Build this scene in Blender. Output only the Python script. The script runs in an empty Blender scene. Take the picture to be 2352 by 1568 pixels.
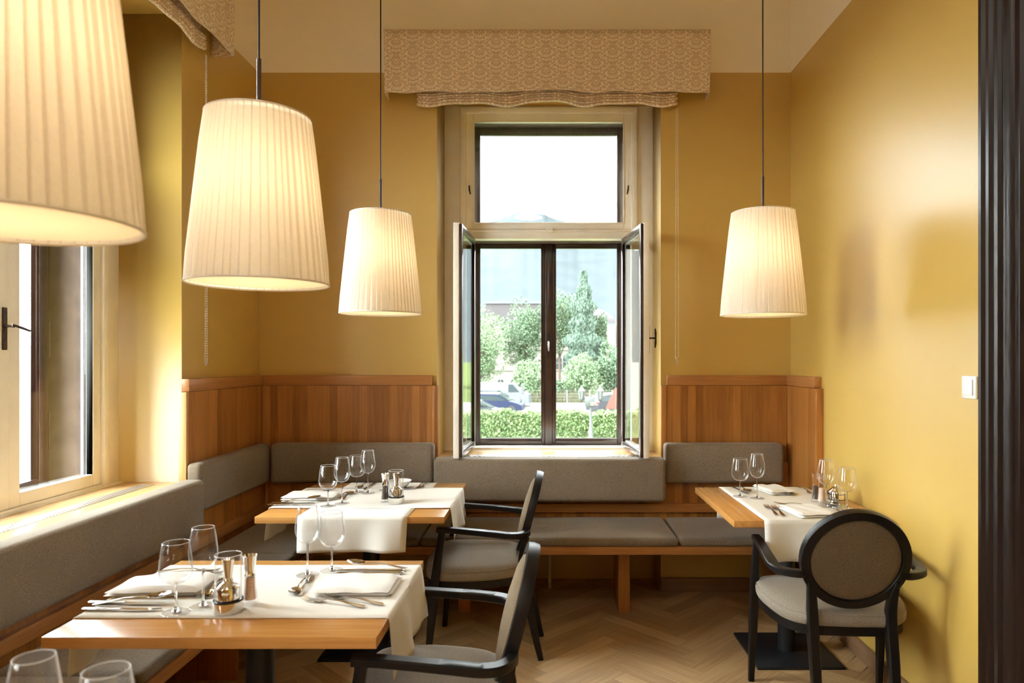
import bpy, bmesh, math, random
from mathutils import Vector, Matrix
random.seed(7)
scene = bpy.context.scene
COL = scene.collection
PI = math.pi

# ------------------------------------------------------------------ camera, sky, exposure
F = 1568.0                      # focal length in picture widths of 2352 (24 mm on a 36 mm frame)
CX, CY = 1255.0, 828.0          # vanishing point of the room's depth lines
EYE = 1.40
cam = bpy.data.cameras.new('camera')
cam.lens = 24.0; cam.sensor_width = 36.0
cam.shift_x = -(CX - 1176) / 2352; cam.shift_y = (CY - 784) / 2352
cam.clip_start = 0.05; cam.clip_end = 20000
cam.dof.use_dof = True; cam.dof.focus_distance = 3.4; cam.dof.aperture_fstop = 3.8
co = bpy.data.objects.new('camera', cam); COL.objects.link(co)
co.location = (0, 0, EYE); co.rotation_euler = (PI / 2, 0, 0)
scene.camera = co
scene.view_settings.view_transform = 'Standard'
scene.view_settings.look = 'None'
scene.view_settings.gamma = 1
scene.view_settings.use_curve_mapping = False
scene.view_settings.exposure = 1.93
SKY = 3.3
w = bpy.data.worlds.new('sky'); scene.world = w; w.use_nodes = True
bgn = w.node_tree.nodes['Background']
bgn.inputs[0].default_value = (0.93, 0.985, 1.0, 1); # overcast sky, with brightness added up on the left to light the room
_nt = w.node_tree
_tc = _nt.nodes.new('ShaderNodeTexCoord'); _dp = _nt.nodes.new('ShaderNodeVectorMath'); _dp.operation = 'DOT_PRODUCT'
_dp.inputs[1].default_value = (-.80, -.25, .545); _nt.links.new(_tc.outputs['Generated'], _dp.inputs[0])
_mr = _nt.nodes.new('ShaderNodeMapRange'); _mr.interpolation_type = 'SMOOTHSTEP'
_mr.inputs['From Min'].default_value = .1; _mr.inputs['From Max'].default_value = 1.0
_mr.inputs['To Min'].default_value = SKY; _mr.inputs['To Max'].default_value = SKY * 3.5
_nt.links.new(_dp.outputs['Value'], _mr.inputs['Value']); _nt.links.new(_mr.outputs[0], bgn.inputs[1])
try:
    scene.cycles.max_bounces = 14; scene.cycles.diffuse_bounces = 7; scene.cycles.glossy_bounces = 6
    scene.cycles.transmission_bounces = 12; scene.cycles.transparent_max_bounces = 40
    scene.cycles.caustics_reflective = False; scene.cycles.caustics_refractive = False
    scene.cycles.sample_clamp_indirect = 12.0
except Exception: pass
LAMP_W = .76                   # bulb power in each pendant
FILL_W = 4.2  # power of each added fill lamp behind the camera
LAMP_C = (1.0, 0.77, 0.53)

# room numbers (metres; x right, y into the picture, z up)
XL, XR, YB, YF, ZC = -1.747, 1.484, 4.15, -2.6, 3.86
ZPAINT = 3.15
WC = 0.015                      # centre of the end window
LC = 2.59                       # centre of the left window
HW = 0.68; ZS, ZT = 0.80, 3.06  # half width, bottom, top of the window openings
TH = 0.61                       # outer wall thickness
TZ = 0.725                      # table top height
def T(px, py, z=TZ):            # point of the table plane under a spot of the photo
    d = (EYE - z) * F / (py - CY)
    return Vector(((px - CX) * d / F, d, z))

# ------------------------------------------------------------------ materials
def new_mat(name):
    m = bpy.data.materials.new(name); m.use_nodes = True
    nt = m.node_tree
    return m, nt, nt.nodes['Principled BSDF']
def N(nt, typ, **kw):
    n = nt.nodes.new(typ)
    for k, v in kw.items(): setattr(n, k, v)
    return n
def L(nt, a, b): nt.links.new(a, b)
def coords(nt, kind='Object', scale=(1, 1, 1), rot=(0, 0, 0)):
    tc = N(nt, 'ShaderNodeTexCoord'); mp = N(nt, 'ShaderNodeMapping')
    mp.inputs['Scale'].default_value = scale; mp.inputs['Rotation'].default_value = rot
    L(nt, tc.outputs[kind], mp.inputs['Vector']); return mp.outputs[0]
def noise(nt, vec, scale=5, detail=2, rough=.5, dist=0):
    n = N(nt, 'ShaderNodeTexNoise'); n.inputs['Scale'].default_value = scale
    n.inputs['Detail'].default_value = detail; n.inputs['Roughness'].default_value = rough
    n.inputs['Distortion'].default_value = dist
    if vec is not None: L(nt, vec, n.inputs['Vector'])
    return n.outputs['Fac']
def ramp(nt, fac, stops):
    r = N(nt, 'ShaderNodeValToRGB'); e = r.color_ramp.elements
    while len(e) < len(stops): e.new(0.5)
    for i, (p, c) in enumerate(stops):
        e[i].position = p; e[i].color = (*c, 1) if len(c) == 3 else c
    L(nt, fac, r.inputs['Fac']); return r.outputs['Color']
def mth(nt, op, a, b=None, c=None):
    n = N(nt, 'ShaderNodeMath', operation=op)
    for i, v in enumerate((a, b, c)):
        if v is None: continue
        if isinstance(v, (int, float)): n.inputs[i].default_value = v
        else: L(nt, v, n.inputs[i])
    return n.outputs[0]
def mixc(nt, fac, a, b):
    n = N(nt, 'ShaderNodeMix', data_type='RGBA')
    if isinstance(fac, (int, float)): n.inputs[0].default_value = fac
    else: L(nt, fac, n.inputs[0])
    for i, v in ((6, a), (7, b)):
        if isinstance(v, tuple): n.inputs[i].default_value = (*v, 1)
        else: L(nt, v, n.inputs[i])
    return n.outputs[2]
def bump(nt, bsdf, h, strength=.2, dist=.002):
    b = N(nt, 'ShaderNodeBump'); b.inputs['Strength'].default_value = strength
    b.inputs['Distance'].default_value = dist
    L(nt, h, b.inputs['Height']); L(nt, b.outputs[0], bsdf.inputs['Normal'])
def plain(name, c, rough=.5, metal=0, spec=.5, var=.06, vscale=30, bmp=0, bscale=200, coat=0):
    m, nt, p = new_mat(name)
    v = coords(nt)
    f = noise(nt, v, vscale, 3)
    lo = tuple(max(0, x * (1 - var)) for x in c); hi = tuple(min(1, x * (1 + var)) for x in c)
    L(nt, ramp(nt, f, [(.35, lo), (.65, hi)]), p.inputs['Base Color'])
    p.inputs['Roughness'].default_value = rough; p.inputs['Metallic'].default_value = metal
    p.inputs['Specular IOR Level'].default_value = spec
    if coat: p.inputs['Coat Weight'].default_value = coat; p.inputs['Coat Roughness'].default_value = .15
    if bmp: bump(nt, p, noise(nt, v, bscale, 3), bmp, .002)
    return m
def wood(name, c1, c2, grain='z', strip=0, saxis='x', rough=.35, sc=1.0, spec=.5, svar=.35):
    m, nt, p = new_mat(name)
    s = {'x': (2.5, 55, 55), 'y': (55, 2.5, 55), 'z': (55, 55, 2.5)}[grain]
    v = coords(nt, scale=tuple(q * sc for q in s))
    f = noise(nt, v, 1.6, 5, .6, .4)
    s2 = {'x': (1.5, 220, 220), 'y': (220, 1.5, 220), 'z': (220, 220, 1.5)}[grain]
    f2 = noise(nt, coords(nt, scale=tuple(q * sc for q in s2)), 1.5, 3, .6)
    ff = mth(nt, 'ADD', mth(nt, 'MULTIPLY', f, .65), mth(nt, 'MULTIPLY', f2, .35))
    if strip:
        sx = N(nt, 'ShaderNodeSeparateXYZ'); L(nt, coords(nt), sx.inputs[0])
        k = mth(nt, 'FLOOR', mth(nt, 'DIVIDE', sx.outputs['xyz'.index(saxis)], strip))
        wn = N(nt, 'ShaderNodeTexWhiteNoise', noise_dimensions='1D'); L(nt, k, wn.inputs['W'])
        ff = mth(nt, 'ADD', ff, mth(nt, 'MULTIPLY', mth(nt, 'SUBTRACT', wn.outputs['Value'], .5), svar))
    L(nt, ramp(nt, ff, [(.25, c2), (.72, c1)]), p.inputs['Base Color'])
    p.inputs['Roughness'].default_value = rough
    p.inputs['Specular IOR Level'].default_value = spec
    bump(nt, p, f2, .06, .001)
    return m
def fabric(name, c1, c2, scale=420, sheen=.15, bmp=.35):
    m, nt, p = new_mat(name)
    v = coords(nt)
    n1 = noise(nt, v, scale, 1)
    n2 = noise(nt, coords(nt, scale=(1, 1, 1)), 5, 2)
    ff = mth(nt, 'ADD', mth(nt, 'MULTIPLY', n1, .85), mth(nt, 'MULTIPLY', n2, .15))
    L(nt, ramp(nt, ff, [(.32, c2), (.72, c1)]), p.inputs['Base Color'])
    p.inputs['Roughness'].default_value = .85; p.inputs['Specular IOR Level'].default_value = .25
    p.inputs['Sheen Weight'].default_value = sheen; p.inputs['Sheen Roughness'].default_value = .4
    bump(nt, p, ff, bmp, .0015)
    return m
def outside_fresnel(nt, ior):
    # a thin sheet: both of its faces reflect like the outside of glass
    g = N(nt, 'ShaderNodeNewGeometry'); fr = N(nt, 'ShaderNodeFresnel')
    L(nt, mth(nt, 'ADD', ior, mth(nt, 'MULTIPLY', g.outputs['Backfacing'], 1 / ior - ior)), fr.inputs[0])
    return fr
def thin_glass(name, tint=(1, 1, 1), rough=0.0, ior=1.5, boost=1.0, dirt=0):
    m, nt, p = new_mat(name); nt.nodes.remove(p)
    out = nt.nodes['Material Output']
    tr = N(nt, 'ShaderNodeBsdfTransparent'); tr.inputs[0].default_value = (*tint, 1)
    gl = N(nt, 'ShaderNodeBsdfGlossy'); gl.inputs['Roughness'].default_value = rough
    fr = outside_fresnel(nt, ior)
    mx = N(nt, 'ShaderNodeMixShader')
    f = mth(nt, 'MULTIPLY', fr.outputs[0], boost)
    if dirt:
        d = noise(nt, coords(nt), 9, 4, .7)
        f = mth(nt, 'ADD', f, mth(nt, 'MULTIPLY', d, dirt))
    L(nt, f, mx.inputs[0]); L(nt, tr.outputs[0], mx.inputs[1]); L(nt, gl.outputs[0], mx.inputs[2])
    L(nt, mx.outputs[0], out.inputs[0]); return m
def real_glass(name):
    m, nt, p = new_mat(name)
    p.inputs['Transmission Weight'].default_value = 1; p.inputs['Roughness'].default_value = 0
    p.inputs['IOR'].default_value = 1.5; return m
def translucent(name, c, tcol, mixf=.5, bscale=0, rough=.8):
    m, nt, p = new_mat(name); nt.nodes.remove(p)
    out = nt.nodes['Material Output']
    d = N(nt, 'ShaderNodeBsdfDiffuse'); d.inputs[0].default_value = (*c, 1)
    t = N(nt, 'ShaderNodeBsdfTranslucent'); t.inputs[0].default_value = (*tcol, 1)
    if bscale:
        v = coords(nt); f = noise(nt, v, bscale, 2)
        L(nt, ramp(nt, f, [(.3, tuple(x * .93 for x in c)), (.7, c)]), d.inputs[0])
        b = N(nt, 'ShaderNodeBump'); b.inputs['Strength'].default_value = .25; b.inputs['Distance'].default_value = .001
        L(nt, f, b.inputs['Height']); L(nt, b.outputs[0], d.inputs['Normal'])
    mx = N(nt, 'ShaderNodeMixShader'); mx.inputs[0].default_value = mixf
    L(nt, d.outputs[0], mx.inputs[1]); L(nt, t.outputs[0], mx.inputs[2]); L(nt, mx.outputs[0], out.inputs[0])
    return m

MUST = (.57, .368, .080)
def wall_paint():
    m, nt, p = new_mat('wall_paint')
    g = N(nt, 'ShaderNodeNewGeometry'); s = N(nt, 'ShaderNodeSeparateXYZ'); L(nt, g.outputs['Position'], s.inputs[0])
    k = mth(nt, 'GREATER_THAN', s.outputs[2], ZPAINT)
    c = mixc(nt, k, MUST, (.90, .82, .67))
    v = coords(nt)
    f = noise(nt, v, 3, 3)
    hsv = N(nt, 'ShaderNodeHueSaturation'); L(nt, c, hsv.inputs['Color'])
    L(nt, mth(nt, 'ADD', .97, mth(nt, 'MULTIPLY', f, .06)), hsv.inputs['Value'])
    L(nt, hsv.outputs[0], p.inputs['Base Color'])
    p.inputs['Roughness'].default_value = .40; p.inputs['Specular IOR Level'].default_value = .8
    p.inputs['Coat Weight'].default_value = .35; p.inputs['Coat Roughness'].default_value = .30
    bump(nt, p, noise(nt, v, 60, 4), .10, .003)
    return m
def damask():
    m, nt, p = new_mat('damask_fabric')
    uv = N(nt, 'ShaderNodeUVMap'); s = N(nt, 'ShaderNodeSeparateXYZ'); L(nt, uv.outputs[0], s.inputs[0])
    PX, PZ = .197, .121
    u = mth(nt, 'DIVIDE', s.outputs[0], PX); v = mth(nt, 'DIVIDE', s.outputs[1], PZ)
    row = mth(nt, 'FLOOR', mth(nt, 'MULTIPLY', v, 2))
    par = mth(nt, 'MULTIPLY', mth(nt, 'FRACT', mth(nt, 'MULTIPLY', row, .5)), 2)
    uu = mth(nt, 'ADD', u, mth(nt, 'MULTIPLY', par, .5))
    fx = mth(nt, 'ABSOLUTE', mth(nt, 'SUBTRACT', mth(nt, 'FRACT', uu), .5))
    fz = mth(nt, 'FRACT', mth(nt, 'MULTIPLY', v, 2))
    cb = N(nt, 'ShaderNodeCombineXYZ'); L(nt, mth(nt, 'MULTIPLY', fx, 2.2), cb.inputs[0]); L(nt, mth(nt, 'MULTIPLY', fz, .68), cb.inputs[1])
    cb.inputs[2].default_value = 3.7
    f = noise(nt, cb.outputs[0], 5.6, 2, .5, 3.4)
    # leaf ribs that fan out of the mirror line
    ang = mth(nt, 'ARCTAN2', fx, mth(nt, 'ADD', fz, .12))
    rad = mth(nt, 'SQRT', mth(nt, 'ADD', mth(nt, 'MULTIPLY', fx, fx), mth(nt, 'MULTIPLY', fz, fz)))
    rib = mth(nt, 'SINE', mth(nt, 'ADD', mth(nt, 'MULTIPLY', ang, 14), mth(nt, 'MULTIPLY', rad, 16)))
    f = mth(nt, 'ADD', f, mth(nt, 'MULTIPLY', rib, .055))
    c = ramp(nt, f, [(.46, (.92, .80, .63)), (.53, (.60, .43, .28))])
    L(nt, c, p.inputs['Base Color']); p.inputs['Roughness'].default_value = .8
    p.inputs['Specular IOR Level'].default_value = .2
    return m
def floor_mat():
    m, nt, p = new_mat('oak_parquet')
    uv = N(nt, 'ShaderNodeUVMap'); at = N(nt, 'ShaderNodeAttribute', attribute_name='tone')
    mp = N(nt, 'ShaderNodeMapping'); mp.inputs['Scale'].default_value = (3, 70, 1); L(nt, uv.outputs[0], mp.inputs[0])
    ad = N(nt, 'ShaderNodeVectorMath', operation='ADD'); L(nt, mp.outputs[0], ad.inputs[0])
    cb = N(nt, 'ShaderNodeCombineXYZ'); L(nt, mth(nt, 'MULTIPLY', at.outputs['Fac'], 90), cb.inputs[2]); L(nt, cb.outputs[0], ad.inputs[1])
    f = noise(nt, ad.outputs[0], 1.2, 5, .6, .5)
    ff = mth(nt, 'ADD', mth(nt, 'MULTIPLY', f, .7), mth(nt, 'MULTIPLY', at.outputs['Fac'], .35))
    L(nt, ramp(nt, ff, [(.25, (.34, .20, .085)), (.8, (.66, .45, .22))]), p.inputs['Base Color'])
    p.inputs['Roughness'].default_value = .42; p.inputs['Specular IOR Level'].default_value = .5
    bump(nt, p, f, .1, .001)
    return m
def grille_mat(name='perforated_metal', pu=.018, pv=.0105, hu=.26, hv=.28):
    m, nt, p = new_mat(name)
    s = N(nt, 'ShaderNodeSeparateXYZ'); L(nt, coords(nt), s.inputs[0])
    a = mth(nt, 'DIVIDE', s.outputs[0], pu); b = mth(nt, 'DIVIDE', s.outputs[1], pv)
    par = mth(nt, 'MULTIPLY', mth(nt, 'FLOORED_MODULO', mth(nt, 'FLOOR', b), 2), .5)
    fa = mth(nt, 'ABSOLUTE', mth(nt, 'SUBTRACT', mth(nt, 'FRACT', mth(nt, 'ADD', a, par)), .5))
    fb = mth(nt, 'ABSOLUTE', mth(nt, 'SUBTRACT', mth(nt, 'FRACT', b), .5))
    k = mth(nt, 'MULTIPLY', mth(nt, 'LESS_THAN', fa, hu), mth(nt, 'LESS_THAN', fb, hv))
    L(nt, mixc(nt, k, (.75, .74, .70), (.02, .02, .02)), p.inputs['Base Color'])
    L(nt, mth(nt, 'SUBTRACT', .8, mth(nt, 'MULTIPLY', k, .8)), p.inputs['Metallic'])
    p.inputs['Roughness'].default_value = .35
    return m
def leaf_mat(name, a, b, c):
    m, nt, p = new_mat(name)
    oi = N(nt, 'ShaderNodeNewGeometry')
    f = noise(nt, coords(nt), 2.2, 3, .6)
    ff = mth(nt, 'ADD', mth(nt, 'MULTIPLY', oi.outputs['Random Per Island'], .6), mth(nt, 'MULTIPLY', f, .45))
    L(nt, ramp(nt, ff, [(.15, a), (.5, b), (.9, c)]), p.inputs['Base Color'])
    p.inputs['Roughness'].default_value = .6; p.inputs['Specular IOR Level'].default_value = .15
    return m

M = {}
M['wall'] = wall_paint()
M['ceiling'] = plain('ceiling_paint', (.78, .70, .54), .7, var=.02, bmp=.05)
M['cream'] = plain('cream_gloss_paint', (.90, .86, .76), .38, var=.03, vscale=8, bmp=.05, bscale=60)
M['brown'] = plain('dark_brown_gloss_paint', (.035, .016, .013), .28, var=.25, vscale=20, bmp=.08, bscale=60, coat=.3)
M['liner'] = plain('weathered_brown_paint', (.13, .092, .070), .8, spec=.15, var=.15, vscale=12)
M['door_dark'] = plain('dark_varnished_wood', (.016, .008, .006), .30, spec=.35, var=.1, vscale=4)
M['panel'] = wood('larch_veneer_upright', (.48, .20, .045), (.25, .086, .016), 'z', .045, 'x', .38)
M['panel_y'] = wood('larch_veneer_upright_side', (.48, .20, .045), (.25, .086, .016), 'z', .045, 'y', .38)
M['rail'] = wood('larch_veneer_long', (.52, .235, .070), (.30, .11, .030), 'x', 0, 'x', .35)
M['rail_y'] = wood('larch_veneer_long_side', (.52, .235, .070), (.30, .11, .030), 'y', 0, 'x', .35)
M['edge'] = wood('pale_veneer_edge', (.66, .38, .15), (.50, .25, .085), 'z', 0, 'x', .35)
M['ledge'] = wood('honey_ledge_wood', (.74, .50, .26), (.60, .37, .16), 'x', 0, 'y', .22)
M['table'] = wood('larch_table_top', (.64, .335, .105), (.45, .20, .052), 'x', .085, 'y', .20, svar=.25)
M['table_y'] = wood('larch_table_top_turned', (.64, .335, .105), (.45, .20, .052), 'y', .085, 'x', .20, svar=.25)
M['fabric'] = fabric('grey_brown_weave', (.32, .255, .185), (.13, .10, .070))
M['chair_fabric'] = fabric('grey_chair_weave', (.38, .325, .26), (.16, .132, .10), 520)
M['chair_back'] = fabric('brown_chair_weave', (.22, .155, .088), (.085, .056, .03), 520)
M['black'] = plain('black_stained_beech', (.007, .0055, .0055), .38, spec=.32, var=.2, vscale=40)
M['iron'] = plain('black_powder_coat', (.010, .012, .016), .45, var=.15, bmp=.1, bscale=500)
M['linen'] = translucent('off_white_linen', (.90, .87, .81), (.82, .74, .60), .14, 350)
M['napkin'] = translucent('white_cotton', (.92, .90, .87), (.7, .65, .6), .12, 250)
M['chrome'] = plain('polished_chrome', (.80, .78, .75), .06, 1, var=.02)
M['steel'] = plain('cutlery_steel', (.72, .69, .64), .14, 1, var=.03)
M['rubber'] = plain('black_rubber', (.012, .012, .012), .5)
M['pane'] = thin_glass('window_glass', (.985, .995, .99), 0, 1.5, 1.0, .004)
def bowl_glass():
    m, nt, p = new_mat('wine_glass_bowl'); nt.nodes.remove(p)
    out = nt.nodes['Material Output']
    tr = N(nt, 'ShaderNodeBsdfTransparent'); tr.inputs[0].default_value = (.985, .985, .985, 1)
    gl = N(nt, 'ShaderNodeBsdfGlossy'); gl.inputs['Roughness'].default_value = .0
    tl = N(nt, 'ShaderNodeBsdfTranslucent'); tl.inputs[0].default_value = (.95, .95, .95, 1)
    df = N(nt, 'ShaderNodeBsdfDiffuse'); df.inputs[0].default_value = (.9, .9, .9, 1)
    lw = N(nt, 'ShaderNodeLayerWeight'); lw.inputs[0].default_value = .5
    e = mth(nt, 'POWER', lw.outputs['Facing'], 6.0)  # whitish edge colour stands in for light refracted by the glass
    fr = outside_fresnel(nt, 1.45)
    dt = N(nt, 'ShaderNodeMixShader'); dt.inputs[0].default_value = .5; L(nt, tl.outputs[0], dt.inputs[1]); L(nt, df.outputs[0], dt.inputs[2])
    m1 = N(nt, 'ShaderNodeMixShader'); L(nt, mth(nt, 'MINIMUM', fr.outputs[0], .30), m1.inputs[0]); L(nt, tr.outputs[0], m1.inputs[1]); L(nt, gl.outputs[0], m1.inputs[2])
    m2 = N(nt, 'ShaderNodeMixShader'); L(nt, mth(nt, 'MULTIPLY', e, .38), m2.inputs[0]); L(nt, m1.outputs[0], m2.inputs[1]); L(nt, dt.outputs[0], m2.inputs[2])
    L(nt, m2.outputs[0], out.inputs[0]); return m
M['wine'] = bowl_glass()
def edge_glint():  # whitish colour painted in as the bright glint of glass edges
    m, nt, p = new_mat('glass_edge_glint'); nt.nodes.remove(p); out = nt.nodes['Material Output']
    tr = N(nt, 'ShaderNodeBsdfTransparent'); gl = N(nt, 'ShaderNodeBsdfGlossy'); gl.inputs['Roughness'].default_value = .05
    df = N(nt, 'ShaderNodeBsdfDiffuse'); df.inputs[0].default_value = (.92, .92, .92, 1)
    tl = N(nt, 'ShaderNodeBsdfTranslucent'); tl.inputs[0].default_value = (.95, .95, .95, 1)
    a = N(nt, 'ShaderNodeMixShader'); a.inputs[0].default_value = .5; L(nt, df.outputs[0], a.inputs[1]); L(nt, tl.outputs[0], a.inputs[2])
    b = N(nt, 'ShaderNodeMixShader'); b.inputs[0].default_value = .30; L(nt, a.outputs[0], b.inputs[1]); L(nt, gl.outputs[0], b.inputs[2])
    c = N(nt, 'ShaderNodeMixShader'); c.inputs[0].default_value = .55; L(nt, tr.outputs[0], c.inputs[1]); L(nt, b.outputs[0], c.inputs[2])
    L(nt, c.outputs[0], out.inputs[0]); return m
M['edge_glint'] = edge_glint()
M['glass'] = real_glass('clear_glass')
M['salt'] = plain('pink_salt', (.90, .60, .47), .7, var=.2, vscale=300)
M['pepper'] = plain('peppercorns', (.06, .035, .022), .7, var=.7, vscale=300)
def shade_mat():
    m, nt, p = new_mat('pleated_ivory_fabric'); nt.nodes.remove(p); out = nt.nodes['Material Output']
    uv = N(nt, 'ShaderNodeUVMap'); s = N(nt, 'ShaderNodeSeparateXYZ'); L(nt, uv.outputs[0], s.inputs[0])
    k = ramp(nt, s.outputs[0], [(.0, (1, 1, 1)), (.20, (1, 1, 1)), (.25, (0, 0, 0)), (.97, (0, 0, 0))])   # folded double layer of each pleat
    t = N(nt, 'ShaderNodeBsdfTranslucent'); d = N(nt, 'ShaderNodeBsdfDiffuse')
    L(nt, mixc(nt, k, (.90, .81, .66), (.66, .55, .39)), t.inputs[0])
    f = noise(nt, coords(nt), 160, 2); L(nt, ramp(nt, f, [(.3, (.70, .68, .62)), (.7, (.76, .74, .68))]), d.inputs[0])
    mx = N(nt, 'ShaderNodeMixShader'); mx.inputs[0].default_value = .37
    L(nt, d.outputs[0], mx.inputs[1]); L(nt, t.outputs[0], mx.inputs[2]); L(nt, mx.outputs[0], out.inputs[0]); return m
M['shade'] = shade_mat()
M['diffuser'] = translucent('white_diffuser', (.85, .80, .72), (.97, .90, .78), .78)
M['damask'] = damask()
M['cord'] = plain('black_cable', (.012, .010, .010), .5)
M['rod'] = plain('bronze_rod', (.06, .032, .022), .45, .2)
M['floor'] = floor_mat()
M['plinth'] = wood('oiled_oak_skirting', (.30, .17, .09), (.17, .09, .045), 'y', 0, 'x', .4)
M['plinth_x'] = wood('oiled_oak_skirting_end', (.30, .17, .09), (.17, .09, .045), 'x', 0, 'x', .4)
M['grille'] = grille_mat()
M['grille_slots'] = grille_mat('slotted_metal', .030, .0325, .30, .40)
M['plastic'] = plain('white_plastic', (.80, .80, .76), .3, var=.02)
M['clear_plastic'] = thin_glass('clear_plastic_beads', (.93, .93, .90), .1, 1.5, 3.0)
M['bead'] = plain('white_beads', (.78, .74, .66), .3)
M['radiator'] = plain('radiator_enamel', (.72, .70, .62), .35, var=.03)
M['iron_brown'] = plain('aged_iron', (.05, .028, .018), .45, .6, var=.4, vscale=120)
M['silver'] = plain('brushed_aluminium', (.62, .62, .60), .3, 1)

# ------------------------------------------------------------------ mesh builder
RECT = [(1, .70), (.78, 1), (-.78, 1), (-1, .70), (-1, -.70), (-.78, -1), (.78, -1), (1, -.70)]
class MB:
    def __init__(s): s.bm = bmesh.new(); s.uv = s.bm.loops.layers.uv.new('UVMap')
    def face(s, vs, mi=0):
        try: f = s.bm.faces.new(vs); f.material_index = mi; return f
        except ValueError: return None
    def box(s, x0, x1, y0, y1, z0, z1, mi=0, bev=0, seg=2, mat=None):
        t = bmesh.new()
        bmesh.ops.create_cube(t, size=1)
        for v in t.verts: v.co = Vector((x0 + (v.co.x + .5) * (x1 - x0), y0 + (v.co.y + .5) * (y1 - y0), z0 + (v.co.z + .5) * (z1 - z0)))
        if bev: bmesh.ops.bevel(t, geom=t.edges[:], offset=min(bev, .45 * min(abs(x1 - x0), abs(y1 - y0), abs(z1 - z0))), segments=seg, profile=.5, affect='EDGES')
        s.merge(t, mi, mat); return s
    def merge(s, t, mi=0, mat=None):
        mp = {}
        for v in t.verts: mp[v] = s.bm.verts.new(mat @ v.co if mat else v.co)
        for f in t.faces:
            g = s.face([mp[v] for v in f.verts], mi if mi is not None else f.material_index)
        t.free()
    def grid(s, P, closed_u=False, closed_v=False, mi=0, uvf=None):
        # P[i][j] points
        V = [[s.bm.verts.new(p) for p in row] for row in P]
        nu, nv = len(P), len(P[0])
        for i in range(nu if closed_u else nu - 1):
            for j in range(nv if closed_v else nv - 1):
                i2, j2 = (i + 1) % nu, (j + 1) % nv
                f = s.face([V[i][j], V[i2][j], V[i2][j2], V[i][j2]], mi)
                if f and uvf:
                    for l, (a, b) in zip(f.loops, ((i, j), (i + 1, j), (i + 1, j + 1), (i, j + 1))): l[s.uv].uv = uvf(a, b)
        return V
    def lathe(s, prof, n=24, c=(0, 0, 0), mi=0, cap0=False, cap1=False):
        rows = []
        for r, z in prof:
            rows.append([Vector((c[0] + r * math.cos(2 * PI * k / n), c[1] + r * math.sin(2 * PI * k / n), c[2] + z)) for k in range(n)])
        V = s.grid(rows, closed_v=True, mi=mi)
        if cap0: s.face(list(reversed(V[0])), mi)
        if cap1: s.face(V[-1], mi)
        return s
    def sweep(s, pts, sizes, n=8, up=Vector((0, 0, 1)), closed=False, mi=0, power=2.0, caps=True, rect=False):
        if rect:
            n = 8; Q = [Vector(p) for p in pts]; Z = []; SZ = []; K = 4
            g = lambda i: max(0, min(len(Q) - 1, i))
            for i in range(len(Q) - 1):
                p0, p1, p2, p3 = Q[g(i - 1)], Q[i], Q[i + 1], Q[g(i + 2)]
                for k in range(K):
                    t = k / K
                    Z.append(.5 * ((2 * p1) + (-p0 + p2) * t + (2 * p0 - 5 * p1 + 4 * p2 - p3) * t * t + (-p0 + 3 * p1 - 3 * p2 + p3) * t ** 3))
                    SZ.append(tuple(sizes[i][q] * (1 - t) + sizes[i + 1][q] * t for q in (0, 1)))
            pts = Z + [Q[-1]]; sizes = SZ + [sizes[-1]]
        pts = [Vector(p) for p in pts]; m = len(pts); rows = []; prev = None
        steep = any(abs((pts[i + 1] - pts[i]).normalized().dot(up)) > .8 for i in range(m - 1))
        for i, p in enumerate(pts):
            a = pts[i - 1] if (i > 0 or closed) else pts[i]; b = pts[(i + 1) % m] if (i < m - 1 or closed) else pts[i]
            t = (b - a).normalized()
            sd = t.cross(up)
            if sd.length < 1e-4: sd = t.cross(Vector((1, 0, 0)))
            sd.normalize()
            if steep and prev is not None: sd = (prev - t * prev.dot(t)).normalized()
            prev = sd; u2 = sd.cross(t).normalized()
            sz = sizes[i] if isinstance(sizes, list) else sizes
            w_, h_ = (sz if isinstance(sz, tuple) else (sz, sz))
            row = []
            for k in range(n):
                an = 2 * PI * (k + .5) / n; c_, s_ = math.cos(an), math.sin(an)
                e = 2.0 / power
                if rect:
                    c_, s_ = RECT[k]; row.append(p + sd * (w_ / 2 * c_) + u2 * (h_ / 2 * s_)); continue
                row.append(p + sd * (w_ / 2 * math.copysign(abs(c_) ** e, c_)) + u2 * (h_ / 2 * math.copysign(abs(s_) ** e, s_)))
            rows.append(row)
        V = s.grid(rows, closed_u=closed, closed_v=True, mi=mi)
        if caps and not closed: s.face(V[0], mi); s.face(list(reversed(V[-1])), mi)
        return s
    def ball(s, c, r, sub=1, mi=0, sc=(1, 1, 1)):
        t = bmesh.new(); bmesh.ops.create_icosphere(t, subdivisions=sub, radius=r)
        s.merge(t, mi, Matrix.Translation(c) @ Matrix.Diagonal((*sc, 1))); return s
    def prism(s, poly, axis, a, b, mi=0, bev=0):
        # poly of 2D points; axis = extrude axis
        def P(u, v, t): return {'x': Vector((t, u, v)), 'y': Vector((u, t, v)), 'z': Vector((u, v, t))}[axis]
        t = bmesh.new()
        A = [t.verts.new(P(u, v, a)) for u, v in poly]; B = [t.verts.new(P(u, v, b)) for u, v in poly]
        n = len(poly)
        for i in range(n): t.faces.new([A[i], A[(i + 1) % n], B[(i + 1) % n], B[i]])
        t.faces.new(list(reversed(A))); t.faces.new(B)
        if bev: bmesh.ops.bevel(t, geom=t.edges[:], offset=bev, segments=2, profile=.5, affect='EDGES')
        s.merge(t, mi); return s
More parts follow.
